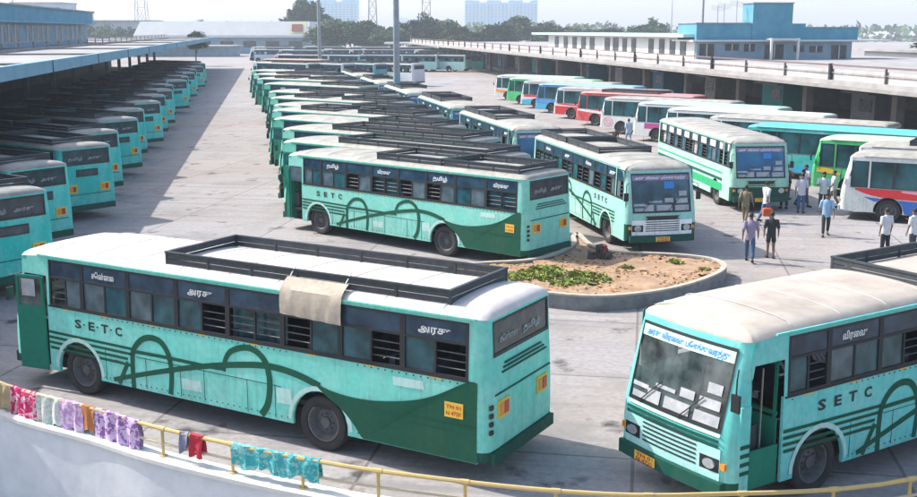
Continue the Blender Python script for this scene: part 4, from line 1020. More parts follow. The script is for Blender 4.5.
M['whitewall'] = mat('whitewash', (.70, .70, .68), .85, 0, .15, .8)
M['darkwin'] = glass_pane('dark_window', (.02, .03, .035), (.07, .08, .09), .25)
# left shed
ls = thing('left_shed', 'long flat roofed bus shed with a blue roof edge on the left of the yard', 'shed')
mb = MB(); sbox(mb, -45, -10.4, 24, 218, 5.55, 5.80); mb.build('roof', [M['croof']], ls)
mb = MB(); sbox(mb, -10.4, -10.1, 24, 218, 5.36, 5.92); mb.build('fascia', [M['fascia']], ls)
for k in range(14):
    mb = MB(); sbox(mb, -10.09, -10.07, 26+k*14.0, 26.12+k*14.0, 5.37, 5.91); mb.build('fascia_joint', M['black'], ls)
mb = MB(); sbox(mb, -30.2, -30, 24, 218, 0, 5.55); mb.build('back_wall', [M['shedwall']], ls)
for k in range(16):
    t = 28+12*k; mb = MB(); sbox(mb, -21.2, -20.8, t-.2, t+.2, 0, 4.9); mb.add([st_(-21.2,t-.2,4.5), st_(-20.8,t-.2,4.5), st_(-20.8,t+.2,4.5), st_(-21.2,t+.2,4.5), st_(-22.4,t-.2,5.549), st_(-10.5,t-.2,5.549), st_(-10.5,t+.2,5.549), st_(-22.4,t+.2,5.549)], [(0,1,5,4),(1,2,6,5),(2,3,7,6),(3,0,4,7)])
    mb.build('column', [M['conc']], ls)
mb = MB(); sbox(mb, -29.9, -24, 24, 218, 0, .35); mb.build('platform', M['conc'], ls)
for t in range(30, 215, 20):
    mb = MB(); sbox(mb, -44.9, -10.5, t, t+.25, 5.8, 5.90); mb.build('roof_upstand', M['conc'], ls)
# upper storey on the left shed
lb = thing('office_block', 'single storey office block with a deep blue parapet standing on the left shed roof', 'building')
mb = MB(); sbox(mb, -34, -20.8, 69, 133, 5.8, 8.03); mb.build('wall', [M['bluewall']], lb)
mb = MB(); sbox(mb, -34.4, -20.2, 68.2, 133.6, 8.03, 9.22); mb.build('parapet', [M['blueband']], lb)
mb = MB(); sbox(mb, -34.6, -19.9, 68, 133.8, 7.88, 8.03); mb.build('sunshade', [M['fascia']], lb)
mb = MB(); sbox(mb, -34.6, -20.0, 68, 133.8, 9.22, 9.34); mb.build('parapet_cap', [M['croof']], lb)
for t0, t1 in ((71, 77), (78, 82)):
    w = MB(); sbox(w, -20.78, -20.73, t0, t1, 6.15, 7.66); w.build('window', M['shedwall'], lb)
for t in [87+i*2.3 for i in range(5)]+[100.8+i*2.2 for i in range(5)]+[114+i*2.9 for i in range(6)]:
    w = MB(); sbox(w, -20.79, -20.74, t, t+1.2, 6.25, 7.7); wo = w.build('window', M['darkwin'], lb)
    f_ = MB(); sbox(f_, -20.79, -20.70, t-.2, t, 6.15, 7.75); f_.build('window_fin', M['whitewall'], wo)
d_ = MB(); sbox(d_, -20.79, -20.73, 83.2, 85.6, 5.8, 7.45); d_.build('door', M['cyanpaint'], lb)
rl0 = MB()
for t in range(62, 196, 5): sbox(rl0, -17.6, -17.5, t, t+.1, 5.96, 6.4)
sbox(rl0, -17.62, -17.48, 62, 196, 6.4, 6.46); sbox(rl0, -17.9, -17.2, 50, 196, 5.8, 5.96)
tag(rl0.build('roof_railing', M['conc']), 'low concrete railing along the left shed roof in front of the office block', 'railing')
# right shed
SR = 32.9
rs_ = thing('right_shed', 'long bus shed with a pale flat roof along the right of the yard', 'shed')
mb = MB(); sbox(mb, SR, SR+34, 34, 262, 4.02, 4.38); mb.build('roof', [M['croof']], rs_)
mb = MB(); sbox(mb, SR-.35, SR, 34, 262, 3.92, 4.10); mb.build('roof_edge', [M['conc']], rs_)
mb = MB(); sbox(mb, SR+17, SR+17.25, 34, 262, 0, 4.02); mb.build('back_wall', [M['shedwall']], rs_)
mb = MB(); sbox(mb, SR+8, SR+17, 34, 262, 0, .4); mb.build('platform', [M['conc']], rs_)
for k in range(19):
    t = 40+12*k; mb = MB(); sbox(mb, SR+6.3, SR+6.9, t-.3, t+.3, 0, 3.1)
    mb.add([st_(SR+6.3,t-.3,3.1), st_(SR+6.9,t-.3,3.1), st_(SR+6.9,t+.3,3.1), st_(SR+6.3,t+.3,3.1), st_(SR+4.6,t-1.6,4.018), st_(SR+8.6,t-1.6,4.018), st_(SR+8.6,t+1.6,4.018), st_(SR+4.6,t+1.6,4.018)], [(0,1,5,4),(1,2,6,5),(2,3,7,6),(3,0,4,7)])
    mb.build('column', [M['conc']], rs_)
for k in range(9):
    t = 46+25*k; mb = MB(); sbox(mb, SR+16.8, SR+16.98, t, t+9, 1.1, 3.3); mb.build('wall_panel', [M['conc']], rs_)
rr2 = thing('roof_edge_railing', 'pipe railing with dark posts running along the edge of the right shed roof', 'railing')
mb = MB(); sbox(mb, SR+.12, SR+.20, 34, 262, 5.20, 5.30); mb.build('top_rail', mat('rail_brown', (.20, .13, .12), .7, 0, .3, 2), rr2)
mb = MB(); sbox(mb, SR+.14, SR+.18, 34, 262, 4.8, 4.84); mb.build('mid_rail', M['conc'], rr2)
for k in range(38):
    t = 37+6*k; thick = k % 3 == 1; w = .11 if thick else .05
    mb = MB(); sbox(mb, SR+.10-(.05 if thick else 0), SR+.22, t-w, t+w, 4.38, 5.20+(.14 if thick else -.001)); mb.build('rail_post', M['black'] if thick else mat('post_grey%d' % k, (.16, .13, .12), .7), rr2)
mb = MB(); sbox(mb, SR+.25, SR+.33, 34, 262, 4.38, 5.02); 
tag(mb.build('parapet_wall', mat('parapet_whitewash', (.56, .53, .52), .85, 0, 0, 1.4, (.34, .31, .31))), 'whitewashed parapet panels behind the railing posts on the right shed roof', 'wall')
# kiosks and stacked goods under the right shed
kc = [(.05, .35, .55), (.30, .32, .34), (.03, .45, .45), (.45, .42, .36), (.05, .25, .45), (.5, .5, .48)]
for k in range(13):
    t = 58+14.5*k; r_ = thing('kiosk', '%s kiosk from the near end on the platform under the right shed' % ordw(k+1), 'kiosk', (0, 0, 0), 0, 'kiosks on the right platform')
    mb = MB(); sbox(mb, SR+10, SR+12.4, t, t+2.6+(k % 3)*.7, .4, 2.7); mb.build('cabin', mat('kiosk_paint%d' % k, kc[k % 6], .6, 0, .25, 2), r_)
    mb = MB(); sbox(mb, SR+9.96, SR+10.0-.001, t+.4, t+2.1, 1.4, 2.3); mb.build('hatch', M['darkwin'], r_)
    mb = MB(); sbox(mb, SR+9.3, SR+12.6, t-.2, t+3.0+(k % 3)*.7, 2.7, 2.8); mb.build('kiosk_roof', M['alu'], r_)
gcol = [(.65, .22, .08), (.55, .50, .46), (.5, .1, .08), (.6, .42, .3), (.35, .38, .42)]
for k in range(12):
    t = 50.5+k*1.15; s0 = SR+8.6+(k % 2)*.9; h = .5+.25*((k*7) % 3)
    mb = MB(); p = st_(s0, t, 0); q_ = [(-.4, -.35), (.38, -.4), (.42, .36), (-.36, .4)]
    mb.add([(p[0]+a, p[1]+b, .4) for a, b in q_]+[(p[0]+a*1.08, p[1]+b*1.08, .4+h*.5) for a, b in q_]+[(p[0]+a*.7, p[1]+b*.7, .4+h) for a, b in q_], [(0,1,5,4),(1,2,6,5),(2,3,7,6),(3,0,4,7),(4,5,9,8),(5,6,10,9),(6,7,11,10),(7,4,8,11),(8,9,10,11),(3,2,1,0)])
    mb.tube([(p[0], p[1], .39+h), (p[0]+.05, p[1], .5+h)], [.1, .16], 6)
    tag(mb.build('sack', mat('sack_cloth%d' % k, gcol[k % 5], .9, 0, .3, 4)), ['orange', 'grey', 'red', 'tan', 'blue grey'][k % 5]+' tied sack on the platform under the right shed', 'sack', 'sacks of goods on the right platform')
# white and blue buildings behind the right shed roof
wb = thing('white_building', 'long white single storey building with tall dark windows behind the right shed', 'building')
mb = MB(); sbox(mb, 41.5, 50, 103.8, 162, 4.38, 6.55); mb.build('wall', [M['whitewall']], wb)
mb = MB(); sbox(mb, 40.3, 51, 103.8, 168, 6.55, 6.85); mb.build('roof', [mat('mint_grey_roof', (.42, .55, .52), .8)], wb)
for t in [106, 109, 112.2, 115.6, 121.5, 124.8, 128, 131.4, 138, 142, 146.4, 151, 156]:
    w = MB(); sbox(w, 41.44, 41.49, t, t+(1.6 if t < 128 else 2.1), 4.75, 6.3); w.build('window', M['darkwin'], wb)
bb_ = thing('blue_building', 'blue painted building with a square roof tower behind the right shed', 'building')
TB = 103.5
mb = MB(); sbox(mb, 41.6, 58.2, TB, 108, 4.38, 6.15); mb.build('wall', [M['bluewall']], bb_)
mb = MB(); sbox(mb, 40.8, 62.0, TB-1.0, 108.3, 6.15, 6.3); mb.build('sunshade', [M['whitewall']], bb_)
mb = MB(); sbox(mb, 41.4, 52.9, TB-.3, 108.2, 6.3, 7.9); sbox(mb, 52.901, 58.6, TB-.3, 108.2, 6.3, 7.5); mb.build('parapet', [M['blueband']], bb_)
mb = MB(); sbox(mb, 47.2, 51.4, TB-.4, 105.6, 6.31, 9.85); mb.build('roof_tower', [M['blueband']], bb_)
mb = MB(); sbox(mb, 47.1, 51.5, TB-.5, 105.8, 9.85, 9.95); sbox(mb, 52.95, 58.7, TB-.4, 108.3, 7.5, 7.58); sbox(mb, 41.3, 47.08, TB-.4, 108.3, 7.9, 7.98); mb.build('parapet_cap', [M['croof']], bb_)
for s0, s1, z0, z1 in ((41.9, 43.4, 4.7, 5.9), (44.6, 46.0, 5.25, 5.9), (46.6, 47.7, 5.15, 5.9), (48.8, 50.8, 4.45, 5.85), (51.9, 53.0, 5.1, 5.75), (53.6, 55.0, 5.05, 5.7), (56.0, 57.6, 4.4, 5.75)):
    w = MB(); sbox(w, s0, s1, TB-.07, TB-.02, z0, z1); wo = w.build('window', M['darkwin'], bb_)
    f_ = MB(); sbox(f_, (s0+s1)/2-.05, (s0+s1)/2+.05, TB-.1, TB-.075, z0, z1); f_.build('mullion', M['whitewall'], wo)
pc = MB(); sbox(pc, 48.4, 48.6, TB-2.2, TB-2.0, 4.38, 6.5); sbox(pc, 51.2, 51.4, TB-2.2, TB-2.0, 4.38, 6.5); sbox(pc, 48.4, 51.4, TB-2.25, TB-1.02, 6.31, 6.45); pc.build('porch_frame', M['whitewall'], bb_)
# low whitewashed building at the right edge
rw_ = thing('low_white_building', 'low whitewashed building between the blue building and the right edge', 'building')
mb = MB(); sbox(mb, 68, 90, 100, 118, 0, 4.9); mb.build('wall', [M['whitewall']], rw_); mb = MB(); sbox(mb, 67.5, 90.5, 99.5, 118.5, 4.9, 5.15); mb.build('roof', [M['croof']], rw_)
# far white hall
fh_ = thing('far_white_hall', 'long white roofed hall with a small red sign closing the far end of the yard', 'hall')
mb = MB(); mb.box(-98, -46.5, 338, 372, 0, 4.9); mb.build('wall', [M['bluewall']], fh_)
mb = MB(); mb.box(-99, -45.5, 336, 374, 4.9, 5.6); mb.add([(-99, 336, 5.6), (-45.5, 336, 5.6), (-45.5, 374, 5.6), (-99, 374, 5.6), (-97.5, 339, 9.7), (-45.6, 339, 9.7), (-45.6, 371, 9.7), (-97.5, 371, 9.7)], [(0, 1, 5, 4), (1, 2, 6, 5), (2, 3, 7, 6), (3, 0, 4, 7), (4, 5, 6, 7)]); mb.build('roof', [mat('white_sheet_roof', (.74, .72, .68), .7, 0, .12, .3)], fh_)
mb = MB(); mb.add([(-51.5, 336.3, 6.1), (-46.5, 336.3, 6.1), (-46.5, 338.8, 9.5), (-51.5, 338.8, 9.5)], [(0, 1, 2, 3)]); mb.add([(-50.9, 336.55, 6.7), (-47.6, 336.55, 6.7), (-47.6, 338.2, 8.9), (-50.9, 338.2, 8.9)], [(0, 1, 2, 3)], 1); mb.build('sign_panel', [M['cream'], mat('faded_red_sign', (.36, .14, .08), .8, 0, .5, 1)], fh_)
for k in range(7):
    w = MB(); w.box(-94+7*k, -91+7*k+1, 337.9, 337.95, 1.8, 3.8); w.build('window', M['darkwin'], fh_)
fw = thing('far_shed', 'pale blue low shed in front of the white hall', 'shed')
mb = MB(); mb.box(-90, -62, 300, 312, 0, 2.6); mb.build('wall', M['bluewall'], fw); mb = MB(); mb.box(-91, -61, 298, 313, 2.6, 3.0); mb.build('roof', M['croof'], fw)
fw2 = thing('far_canopy', 'long thin pale canopy at the far right end of the yard', 'canopy')
mb = MB(); mb.box(-20, 20, 296, 304, 3.4, 3.9); mb.build('roof', M['whitewall'], fw2)
for k in range(9):
    mb = MB(); mb.box(-19+4.7*k, -18.6+4.7*k, 299, 299.4, 0, 3.4); mb.build('post', M['conc'], fw2)
# hazy low-rise blocks beyond the left shed
for k, (x, y, w_, d_, h, c, lab) in enumerate([(-175, 420, 30, 20, 13.5, (.40, .55, .55), 'pale green flats beyond the office block at the left'), (-146, 430, 26, 18, 10, (.45, .50, .50), 'grey low block right of the pale green flats'), (-210, 520, 24, 20, 19, (.35, .5, .6), 'taller pale blue block far behind the office block')]):
    r_ = thing('low_block', lab, 'building'); mb = MB(); mb.box(x, x+w_, y, y+d_, 0, h); mb.build('wall', mat('block_wall%d' % k, c, .9, 0, .2, .2), r_)
    mb = MB(); mb.box(x-.4, x+w_+.4, y-.4, y+d_+.4, h, h+.8); mb.build('roof', M['croof'], r_)
    for fl_k in range(int(h/3)):
        for j in range(int(w_/4)):
            w = MB(); w.box(x+1.2+4*j, x+2.8+4*j, y-.06, y-.01, 1+3*fl_k, 2.4+3*fl_k); w.build('window', M['darkwin'], r_)

# ------------------------------------------------------------------ tower blocks
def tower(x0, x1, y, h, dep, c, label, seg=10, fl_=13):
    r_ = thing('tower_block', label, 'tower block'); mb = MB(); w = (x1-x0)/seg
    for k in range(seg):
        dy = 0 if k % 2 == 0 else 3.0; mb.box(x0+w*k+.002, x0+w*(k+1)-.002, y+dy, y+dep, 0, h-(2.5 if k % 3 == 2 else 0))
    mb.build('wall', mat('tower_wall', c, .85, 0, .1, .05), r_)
    for k in range(seg):
        dy = 0 if k % 2 == 0 else 3.0; wmb = MB()
        for i in range(fl_):
            z = 2+i*(h-6)/fl_
            for j in range(2): wmb.box(x0+w*k+w*(.15+.45*j), x0+w*k+w*(.40+.45*j), y+dy-.3, y+dy-.02, z, z+(h-6)/fl_*.5)
        wmb.build('window_column', M['darkwin'], r_)
    for k in range(0, seg, 3):
        mb = MB(); mb.box(x0+w*k+w*.3, x0+w*k+w*.8, y+5, y+10, h, h+3); mb.build('roof_tank', mat('tank_white', (.7, .7, .7), .8), r_)
    return r_
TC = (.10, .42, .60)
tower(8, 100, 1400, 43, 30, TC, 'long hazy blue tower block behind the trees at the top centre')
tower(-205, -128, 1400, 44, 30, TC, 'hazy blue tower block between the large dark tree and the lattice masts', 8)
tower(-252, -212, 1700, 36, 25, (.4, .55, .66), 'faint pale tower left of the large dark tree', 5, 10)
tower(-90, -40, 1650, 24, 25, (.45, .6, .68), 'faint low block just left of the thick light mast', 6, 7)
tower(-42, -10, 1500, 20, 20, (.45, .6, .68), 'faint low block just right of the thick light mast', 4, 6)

# ------------------------------------------------------------------ masts
M['galv'] = mat('galvanised_mast', (.34, .37, .40), .5, .4, .3, 2); M['mastpaint'] = mat('mast_blue_paint', (.25, .42, .48), .55, .1, .4, 1.5)
lm = thing('light_mast', 'thick high mast light pole rising out of the middle of the parked buses', 'light mast', (-4.85, 86, 0))
MB().tube([(0, 0, 0), (0, 0, 4.0)], [.30, .27], 16).build('mast_base', M['mastpaint'], lm, True)
MB().tube([(0, 0, 4.0), (0, 0, 25)], [.255, .17], 16).build('mast_shaft', M['galv'], lm, True)
mb = MB(); mb.tube([(1.2*math.cos(a*math.pi/8), 1.2*math.sin(a*math.pi/8), 25) for a in range(17)], .05, 6)
for k in range(8):
    a = k*math.pi/4; mb.box(1.2*math.cos(a)-.2, 1.2*math.cos(a)+.2, 1.2*math.sin(a)-.2, 1.2*math.sin(a)+.2, 24.7, 25.2); mb.tube([(0, 0, 25), (1.2*math.cos(a), 1.2*math.sin(a), 25)], .03, 5)
mb.build('lamp_ring', M['galv'], lm)
mb = MB(); mb.box(-.02, .32, -.32, -.24, 1.0, 1.9); mb.build('control_box', M['alu'], lm)
lm2 = thing('light_mast', 'slimmer high mast light pole behind the red bus at the far left of the rows', 'light mast', (-21.2, 168, 0))
MB().tube([(0, 0, 0), (0, 0, 26)], [.30, .16], 12).build('mast_shaft', M['galv'], lm2, True)
mb = MB(); mb.tube([(1.2*math.cos(a*math.pi/8), 1.2*math.sin(a*math.pi/8), 26) for a in range(17)], .06, 6); mb.tube([(-1.2, 0, 26), (1.2, 0, 26)], .04, 5); mb.tube([(0, -1.2, 26), (0, 1.2, 26)], .04, 5); mb.build('lamp_ring', M['galv'], lm2)
def lattice(x, y, h, w0, w1, label, c):
    r_ = thing('lattice_mast', label, 'mast', (x, y, 0)); mb = MB(); ns = int(h/ (w0*1.2)); m_ = mat('lattice_steel', c, .7)
    def W(z): return (w0+(w1-w0)*z/h)/2
    for sx in (-1, 1):
        for sy in (-1, 1): mb.tube([(sx*W(0), sy*W(0), 0), (sx*W(h), sy*W(h), h)], .12, 4)
    mb.build('legs', m_, r_)
    mb = MB()
    for k in range(ns):
        z0, z1 = h*k/ns, h*(k+1)/ns; a, b = W(z0), W(z1)
        for sy in (-1, 1):
            mb.tube([(-a, sy*a, z0), (b, sy*b, z1)], .07, 4); mb.tube([(a, sy*a, z0), (-b, sy*b, z1)], .07, 4); mb.tube([(-a, sy*a, z0), (a, sy*a, z0)], .06, 4)
            mb.tube([(sy*a, -a, z0), (sy*b, b, z1)], .07, 4)
    mb.build('bracing', m_, r_)
    for k in range(3):
        mb = MB(); z = h*(.7+.1*k); mb.tube([(W(z)+.1, -.4, z), (W(z)+.5, -.4, z)], .8, 10); mb.build('dish_antenna', mat('dish_white', (.6, .6, .6), .6), r_)
lattice(-31, 400, 32, 3.6, 1.6, 'pale lattice mast between the light poles beyond the trees', (.35, .38, .40))
lattice(-14, 480, 42, 3.6, 3.2, 'dark straight lattice mast right of the thick light pole', (.12, .14, .16))
lattice(-143, 500, 34, 6.0, 3.0, 'lattice mast behind the office block at the upper left', (.2, .23, .26))
lattice(-158, 520, 31, 1.6, 1.0, 'thin pair mast just left of the lattice mast at the upper left', (.3, .33, .36)) if False else None
for x, y, z0, h, r0, lab in ((23.5, 122, 6.85, 3.6, .05, 'thin pole rising from the white building roof'), (24.6, 111.5, 7.9, 6, .12, 'stout pole beside the left end of the blue building'), (-49.0, 122, 9.3, 3.2, .07, 'thin aerial on the far end of the office block'), (8.6, 108, 3, 0, 0, '')):
    if r0: tag(MB().tube([(x, y, z0), (x, y, z0+h)], [r0, r0*.6], 8).build('pole', M['galv']), lab, 'pole')
# small aerials on the blue building
for k, (s, t) in enumerate(((44.3, 105), (45.4, 106), (46.3, 105))):
    p = st_(s, t, 7.9); mb = MB(); mb.tube([p, (p[0], p[1], 9.6+.3*k)], .03, 5)
    for j in range(4): z = 9.0+.14*j+.2*k; mb.tube([(p[0]-.7, p[1], z+.3), (p[0]+.7, p[1], z+.1)], .015, 4)
    tag(mb.build('aerial', M['galv']), ['tall', 'middle', 'low'][2-k]+' rooftop aerial left of the blue roof tower', 'aerial', 'aerials on the blue building')

# ------------------------------------------------------------------ trees
LEAF = [leafmat('leaf_dark', (.030, .065, .030), (.018, .042, .02)), leafmat('leaf_mid', (.045, .10, .035), (.03, .07, .025)), leafmat('leaf_light', (.08, .15, .05), (.05, .10, .03))]
BARK = mat('bark', (.12, .09, .06), .9, 0, .4, 4)
def crown_data(w, h, seed, dens=46, nclump=46, leaf=.42):
    r_ = random.Random(seed); mb = MB()
    for k in range(nclump):
        while True:
            p = Vector((r_.uniform(-1, 1), r_.uniform(-1, 1), r_.uniform(-1, 1)))
            if .15 < p.length < 1: break
        lump = .85+.35*mnoise.noise(p*1.7+Vector((seed, 0, 0)))
        c = Vector((p.x*w*.5*lump, p.y*w*.5*lump, h*.5+p.z*h*.42*lump)); cr = r_.uniform(.10, .19)*w; tone = r_.choice([0, 0, 1, 1, 2])
        for _ in range(dens):
            q = Vector((r_.gauss(0, 1), r_.gauss(0, 1), r_.gauss(0, 1))).normalized()*cr*(r_.random()**.4); q.z *= .7
            a = Vector((r_.gauss(0, 1), r_.gauss(0, 1), r_.gauss(0, 1))).normalized(); b = a.orthogonal().normalized(); s = leaf*r_.uniform(.6, 1.3)*w/9
            o_ = c+q; mb.add([o_-a*s, o_+b*s*.5, o_+a*s, o_-b*s*.5], [(0, 1, 2, 3)], tone if r_.random() < .8 else r_.randrange(3))
    return mb
TREEK = {}
def tree(x, y, w, h, label, group='trees beyond the far end of the yard', kind=0, trunk_h=.28, name='tree', tint=None):
    r_ = thing(name, label, 'tree', (x, y, 0), rng.uniform(0, 6.28), group)
    key = kind
    if key not in TREEK:
        cr = crown_data(9, 9, 11+kind*7, 110 if kind == 9 else 50, 64 if kind == 9 else 52).build('crown', LEAF, r_); tk = MB(); rr_ = random.Random(kind)
        tk.tube([(0, 0, 0), (.1, .05, 2), (0, .1, 4)], [.32, .24, .16], 8)
        for j in range(5):
            a = j*1.26+rr_.random(); tk.tube([(0, .1, 2.4+.3*j), (1.2*math.cos(a), 1.2*math.sin(a), 4+.4*j), (2.4*math.cos(a), 2.4*math.sin(a), 5+.4*j)], [.13, .09, .04], 6)
        tb = tk.build('trunk', BARK, r_, True); TREEK[key] = (cr, tb)
    else:
        cr, tb = (o.copy() for o in TREEK[key])
        for o in (cr, tb): col.objects.link(o); o.parent = r_
    hc = h*(1-trunk_h); cr.scale = (w/9, w/9, hc/9); cr.location = (0, 0, h-hc); tb.scale = (w/9, w/9, h/9)
    return r_
tree(-53, 384, 15, 19.5, 'tall dark tree standing right of the white hall, rising clear of the others', kind=9, trunk_h=.08)
tree(-43, 378, 12, 12.5, 'lower part of dark foliage under the tallest tree', kind=1, trunk_h=.05)
trs = []
tr_ = random.Random(12)
for k in range(15): trs.append((-40+3.9*k+tr_.uniform(-1, 1), 322+tr_.uniform(-10, 14), tr_.uniform(10, 13), [9.0, 8.2, 9.6, 10.4, 8.8, 7.6, 9, 10.6, 11, 10, 9.4, 7.5, 7.2, 8.5, 8.0][k]*1.14))
for i, (x, y, w, h) in enumerate(trs): tree(x, y, w, h, 'bushy tree in the belt right of the tallest tree, %s from the left' % ordw(i+1), kind=i % 4, trunk_h=.08)
tr2 = [(20+6.2*k+tr_.uniform(-1.5, 1.5), 345+tr_.uniform(-10, 20), tr_.uniform(11, 14), 1.12*[11.5, 9.5, 9.0, 8.2, 7.5, 7.8, 9.5, 10][k % 8]) for k in range(8)]
for i, (x, y, w, h) in enumerate(tr2): tree(x, y, w, h, 'tree below the long hazy tower block, %s from the left' % ordw(i+1), 'trees behind the right shed roof', (i+1) % 4, .05)
tr3 = [(94+9*k+tr_.uniform(-2, 2), 215+tr_.uniform(-10, 20)+k*3, tr_.uniform(11, 15), [6.5, 7.0, 6.0, 5.8, 7.2, 5.6, 6.4, 6.0][k % 8]*1.12) for k in range(8)]
for i, (x, y, w, h) in enumerate(tr3): tree(x, y, w, h, 'round tree right of the blue building, %s from the left' % ordw(i+1), 'trees at the right edge', (i+2) % 4, .02)
for i, (x, y, w, h) in enumerate([(-128, 400, 13, 9.5), (-118, 396, 10, 8.5), (-108, 392, 10, 7.8), (-138, 405, 12, 11), (-92, 390, 9, 10.8), (-84, 392, 9, 10.6)]): tree(x, y, w, h, 'pale distant tree behind the left shed, %s from the hall' % ordw(6-i), 'trees behind the left shed', i % 4, .05)
tree(-53.5, 224, 5.0, 7.6, 'small bush at the far end of the left shed roof', None, 2, .3, 'tree')
# the land beyond: one wooded mass at the horizon
wd = MB(); wr = random.Random(5)
for k in range(2600):
    x = wr.uniform(-700, 900); y = wr.uniform(640, 760); c = Vector((x, y, wr.uniform(0, 9+3*mnoise.noise(Vector((x*.01, 0, 0)))))); s = wr.uniform(3, 6)
    for _ in range(3):
        a = Vector((wr.gauss(0, 1), wr.gauss(0, 1), wr.gauss(0, .7))).normalized(); b = a.orthogonal().normalized(); o_ = c+Vector((wr.gauss(0, 2), wr.gauss(0, 2), wr.gauss(0, 1)))
        wd.add([o_-a*s*.5, o_+b*s*.4, o_+a*s*.5, o_-b*s*.4], [(0, 1, 2, 3)], wr.randrange(3))
tag(wd.build('distant_wood', LEAF), 'low wooded belt along the horizon', 'wood', None, 'stuff')

# ------------------------------------------------------------------ people
SK = mat('skin', (.20, .105, .065), .6); HR = mat('hair', (.012, .010, .009), .7)
def skin_mesh(chain, name, sub=1):
    """chain: list of (point, radius, parent index)"""
    me = bpy.data.meshes.new(name); me.from_pydata([c[0] for c in chain], [(i, c[2]) for i, c in enumerate(chain) if c[2] is not None], [])
    o = bpy.data.objects.new(name, me); col.objects.link(o); md = o.modifiers.new('s', 'SKIN')
    sv = me.skin_vertices[0].data
    for i, c in enumerate(chain):
        r = c[1]; r = r if isinstance(r, tuple) else (r, r); sv[i].radius = r; sv[i].use_root = (i == 0)
    md.use_smooth_shade = True
    if sub: s2 = o.modifiers.new('u', 'SUBSURF'); s2.levels = sub; s2.render_levels = sub
    dg = bpy.context.evaluated_depsgraph_get(); out = bpy.data.meshes.new_from_object(o.evaluated_get(dg))
    bpy.data.objects.remove(o); bpy.data.meshes.remove(me); v = [tuple(p.co) for p in out.vertices]; f = [tuple(p.vertices) for p in out.polygons]; bpy.data.meshes.remove(out)
    return v, f
def pose_points(kind):
    P = dict(pel=(0, 0, .95), wst=(.01, 0, 1.10), che=(.015, 0, 1.30), nek=(.01, 0, 1.47), hd0=(.02, 0, 1.56), hd1=(.025, 0, 1.66))
    walk = {'walk': .28, 'walk2': -.24, 'stand': .03, 'shift': -.05}[kind]
    for s, sg in (('l', 1), ('r', -1)):
        w = walk*sg; k = abs(w)*.35
        P[s+'hip'] = (0, sg*.095, .90); P[s+'kne'] = (w*.45+k*.5, sg*.10, .49); P[s+'ank'] = (w*.95-(.06 if w < 0 else 0), sg*.10, .085+(.05 if w < -.1 else 0)); P[s+'toe'] = (P[s+'ank'][0]+.17, sg*.12, .035+(.02 if w < -.1 else 0))
        a = -w*.8; b = .10 if kind in ('walk', 'walk2') else .03
        P[s+'sho'] = (.0, sg*.185, 1.40); P[s+'elb'] = (a*.5-.02, sg*.25, 1.12); P[s+'wri'] = (a*1.0+b, sg*.26, .88); P[s+'han'] = (a*1.1+b+.01, sg*.262, .81)
    if kind == 'shift': P['relb'] = (.10, -.27, 1.15); P['rwri'] = (.30, -.16, 1.22); P['rhan'] = (.35, -.12, 1.26)
    return P
PC = {}
